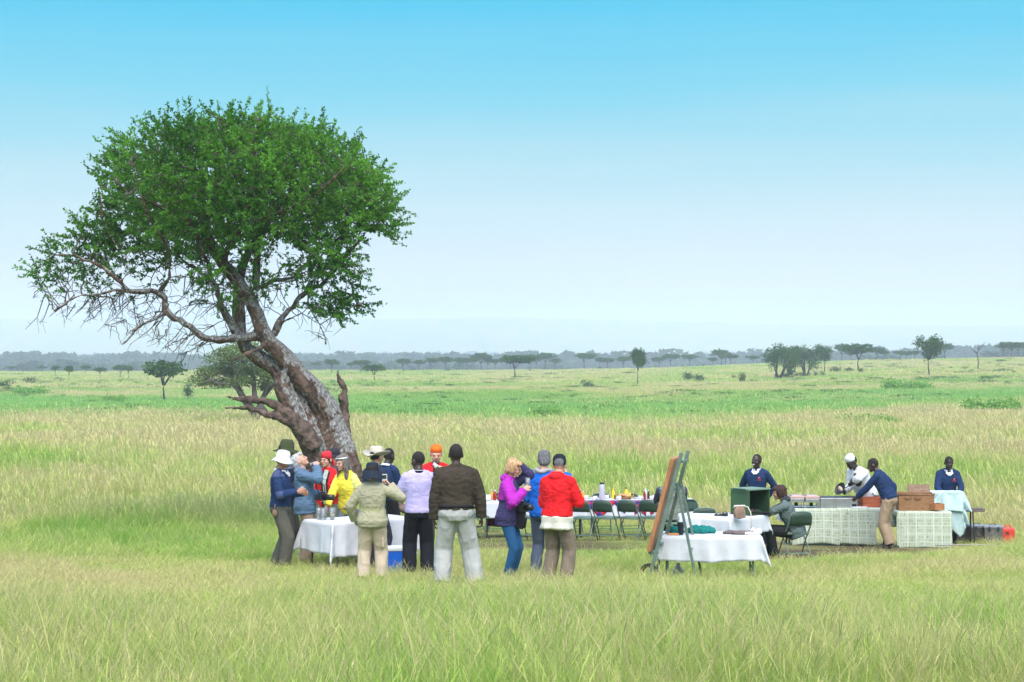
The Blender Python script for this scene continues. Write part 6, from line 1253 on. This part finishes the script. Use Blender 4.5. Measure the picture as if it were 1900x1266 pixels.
# hamper
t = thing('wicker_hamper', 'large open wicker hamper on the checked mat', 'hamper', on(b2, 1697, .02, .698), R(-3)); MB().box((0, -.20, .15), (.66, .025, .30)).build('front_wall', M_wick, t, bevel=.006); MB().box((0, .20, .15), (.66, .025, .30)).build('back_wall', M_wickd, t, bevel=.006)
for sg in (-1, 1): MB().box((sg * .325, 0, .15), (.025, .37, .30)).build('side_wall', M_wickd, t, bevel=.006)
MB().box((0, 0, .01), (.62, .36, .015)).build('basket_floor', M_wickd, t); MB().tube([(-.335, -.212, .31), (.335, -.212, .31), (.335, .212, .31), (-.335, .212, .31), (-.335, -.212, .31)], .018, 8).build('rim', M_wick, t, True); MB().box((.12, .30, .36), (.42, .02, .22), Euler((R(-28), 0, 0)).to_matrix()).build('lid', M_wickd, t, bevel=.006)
for x in (-.16, .02): MB().tube([(x - .05, -.215, .25), (x - .05, -.235, .23), (x + .05, -.235, .23), (x + .05, -.215, .25)], .009, 6).build('handle', mat('leather_strap', (.14, .07, .03), .6), t, True)
# pale cloth over a wooden crate, held by the waiter
cp = on(b2, 1751, .02, .50); crate('wooden_crate', on(b2, 1736, -.20, .72), R(20), (.22, .26, .12), M_wood, 'small pale wooden crate poking out under the pale aqua cloth', 'crate')
b3 = G(1770, 38.1); b3.z = b2.z; t = thing('plank_table', 'dark weathered plank table on thin iron legs right of the hamper', 'table', b3); MB().box((.0, 0, .655), (1.12, .30, .06)).build('plank', mat('weathered_plank', (.085, .065, .055), .85, bump=.5, bs=14, col2=(.20, .16, .14), vs=4, stretch=(.7, 5, 5)), t, bevel=.01)
for x in (-.42, .34): MB().tube([(x, -.08, .63), (x + .03, -.10, -.05)], .016, 8).build('leg', M_dsteel, t, True); MB().tube([(x, .10, .63), (x, .12, -.05)], .016, 8).build('leg', M_dsteel, t, True)
t = crate('wooden_crate', b3 + Vector((-.20, 0, .69)), 0, (.62, .28, .30), M_wood, 'wooden crate standing on the plank table beneath the pale aqua cloth', 'crate')
aq = b3 + Vector((-.20, 0, .69)); drape('aqua_cloth', .335, .16, .315, -.62, .54, -.52, .20, M_aqua, 'pale aqua cloth draped over the crates before the right waiter', 'cloth', aq, 0, None, 51, .0, .022, wave=.07, slack=.4); drape('aqua_cloth', .345, .175, .33, -.10, .52, -.98, -.1, M_aqua, 'long pointed end of pale aqua cloth hanging almost to the ground', 'cloth', aq, 0, None, 52, .72, .022, wave=.06)
# plastic cases and red can
M_case = mat('grey_plastic_case', (.075, .070, .065), .6, bump=.15, bs=20, var=.15); M_caset = mat('light_grey_lid', (.20, .21, .22), .5, var=.15)
def case(px, D, d, mt, lid, lab, rz=0, group='plastic boxes on the ground beside the plank table'):
    t = thing('storage_box', lab, 'storage box', G(px, D), R(rz), group); x, y, z = d; MB().box((0, 0, z / 2), (x, y, z), tap=1.04).build('body', mt, t, bevel=.012); MB().box((0, 0, z + .018), (x + .03, y + .03, .045)).build('lid', lid, t, bevel=.010)
    for sg in (-1, 1): MB().box((sg * x * .25, -y / 2 - .020, z - .01), (.05, .02, .07)).build('latch', M_dsteel, t, bevel=.003)
    MB().tube([(-.06, 0, z + .04), (-.05, 0, z + .07), (.05, 0, z + .07), (.06, 0, z + .04)], .008, 6).build('handle', M_dsteel, t, True); return t
case(1789, 39.2, (.30, .34, .31), M_case, M_caset, 'dark grey storage box nearest the hanging aqua cloth'); case(1812, 38.9, (.30, .36, .33), M_case, M_caset, 'middle grey storage box with pale lid behind the iron leg', 4); case(1841, 38.7, (.34, .36, .33), mat('olive_grey_case', (.12, .115, .10), .6, var=.15), M_caset, 'olive grey storage box between the middle box and the red can', -5)
t = thing('red_can', 'upright red plastic can at the right end of the boxes', 'can', G(1869, 38.9)); MB().box((0, 0, .16), (.25, .20, .32)).build('body', mat('red_plastic', (.62, .045, .03), .4, spec=.4, var=.1), t, bevel=.03); MB().tube([(-.06, 0, .31), (-.05, 0, .36), (.05, 0, .36), (.06, 0, .31)], .014, 8).build('handle', bpy.data.materials['red_plastic'], t, True); MB().box((-.03, -.103, .22), (.06, .008, .05)).build('label_plate', M_dsteel, t)
a = G(1735, 37.0, .06); b = G(1885, 37.0, .05); tag(MB().tube([a, a.lerp(b, .5) + Vector((0, 0, .03)), b], .012, 8).build('tent_pole', mat('pale_pole', (.30, .29, .27), .6), None, True), 'long thin pole lying in the grass before the storage boxes', 'pole')
# things in hands
def grip(p, q='r', off=(0, 0, 0)): return p.W(p.grip[q] + Vector(off))
glass(grip(P_C, 'r', (0, -.03, .03)), 'empty glass tipped up by the grey-haired drinker', .13, .032, 'drinking_glass', None, None, (R(0), R(-110), 0)); glass(grip(P_B, 'r', (0, 0, -.05)), 'glass held by the person in the white bucket hat', .12, .03, 'drinking_glass', None, M_wat); glass(grip(P_M, 'r', (0, 0, -.02)), 'glass held up by the person in the purple jacket', .15, .034, 'drinking_glass', None, M_wat)
def dslr(pos, rz, lab, L=.13):
    t = thing('camera', lab, 'camera', pos, rz); MB().box((0, 0, 0), (.15, .07, .11)).box((0, -.0, .065), (.06, .06, .035)).build('camera_body', M_blackp, t, bevel=.012); MB().tube([(0, -.03, 0), (0, -.07, 0), (0, -.075, 0), (0, -.03 - L, 0)], [.038, .038, .043, .046], 18).build('lens', M_blackp, t, True); MB().tube([(-.07, 0, .04), (-.10, .05, .16), (0, .09, .24), (.10, .05, .16), (.07, 0, .04)], .007, 6).build('strap', M_black, t, True)
dslr(P_C.W((-.10, -.28, 1.06)), P_C.rz - .5, 'black camera with long lens hanging at the drinker in the blue-grey jacket', .17); dslr(P_O.W((.02, -.36, 1.10)), P_O.rz + .35, 'black camera with big lens held by the person in the red hooded jacket', .19)
dslr(P_M.W((-.02, -.22, 1.06)), P_M.rz - .2, 'black camera hanging below the glass of the person in the purple jacket', .12)
c = P_M.W((.02, -.17, .90)); t = thing('camera_bag', 'black camera bag hanging on the front of the purple jacket', 'bag', c, P_M.rz); m = MB(); m.box((0, 0, 0), (.16, .12, .26)); m.ell((0, -.02, -.02), (.09, .075, .13)); me = remesh(m, .01, 3); me.materials.append(M_black); link('bag_body', me, t); MB().box((0, -.085, .03), (.07, .02, .03)).build('buckle', M_steel, t, bevel=.004); MB().tube([(-.06, 0, .12), (-.05, .05, .40), (0, .08, .52)], .012, 6).build('strap', M_black, t, True)
t = thing('phone', 'pale phone held up by the person in the olive jacket', 'phone', grip(P_H, 'r', (0, -.01, .05)), P_H.rz + .3); MB().box((0, 0, 0), (.068, .012, .135)).build('phone_body', mat('pale_phone', (.55, .55, .50), .4), t, bevel=.004); MB().box((0, .0075, .03), (.045, .003, .05)).build('screen', M_dsteel, t)
t = thing('frying_pan', 'black frying pan tilted toward the griddle by the chef', 'pan', P_R.W((-.02, -.60, 1.03)), P_R.rz, None); rt = Euler((R(62), 0, 0)).to_matrix(); MB().lathe([(.10, 0), (.125, .035), (.130, .036), (.105, .006), (0, .006)], n=26, rot=rt).build('pan_bowl', M_blackp, t, True); gl = (P_R.grip['l'] - Vector((-.02, -.60, 1.03))) * P_R.k; MB().tube([(.09, .03, .03), gl * .6 + Vector((.03, .0, .01)), gl], .011, 8).build('handle', M_blackp, t, True); MB().ell(rt @ Vector((0, 0, .02)), (.07, .02, .045), rot=Euler((0, R(30), 0)).to_matrix()).build('food', mat('cooked_egg', (.55, .42, .30), .6, var=.3, vs=40), t, True)
t = thing('snack', 'white napkin with green filled bread held to the mouth of the orange beanie wearer', 'food', P_K.W((.02, -.26, 1.44)), P_K.rz); MB().box((0, 0, 0), (.17, .05, .022), Euler((0, R(28), 0)).to_matrix()).build('bread', mat('leaf_green_food', (.45, .52, .22), .7), t, bevel=.008); MB().box((-.06, -.01, .03), (.08, .04, .05), Euler((0, R(40), 0)).to_matrix()).build('napkin', M_white, t, bevel=.012)
# ---------------------------------------------------------------- haze
HAZE = 1
if HAZE:
    mb = MB(); mb.box((0, 0, (-60 + 100) / 2), (53000, 53000, 160))
    m = bpy.data.materials.new('haze'); m.use_nodes = True; n = m.node_tree.nodes; n.clear()
    pv = n.new('ShaderNodeVolumePrincipled'); out = n.new('ShaderNodeOutputMaterial'); m.node_tree.links.new(pv.outputs[0], out.inputs['Volume'])
    pv.inputs['Color'].default_value = (.80, .885, .98, 1); pv.inputs['Density'].default_value = .00036; pv.inputs['Anisotropy'].default_value = 0
    h = mb.build('haze', m); tag(h, 'pale blue haze over the far plain', 'haze', None, 'stuff')
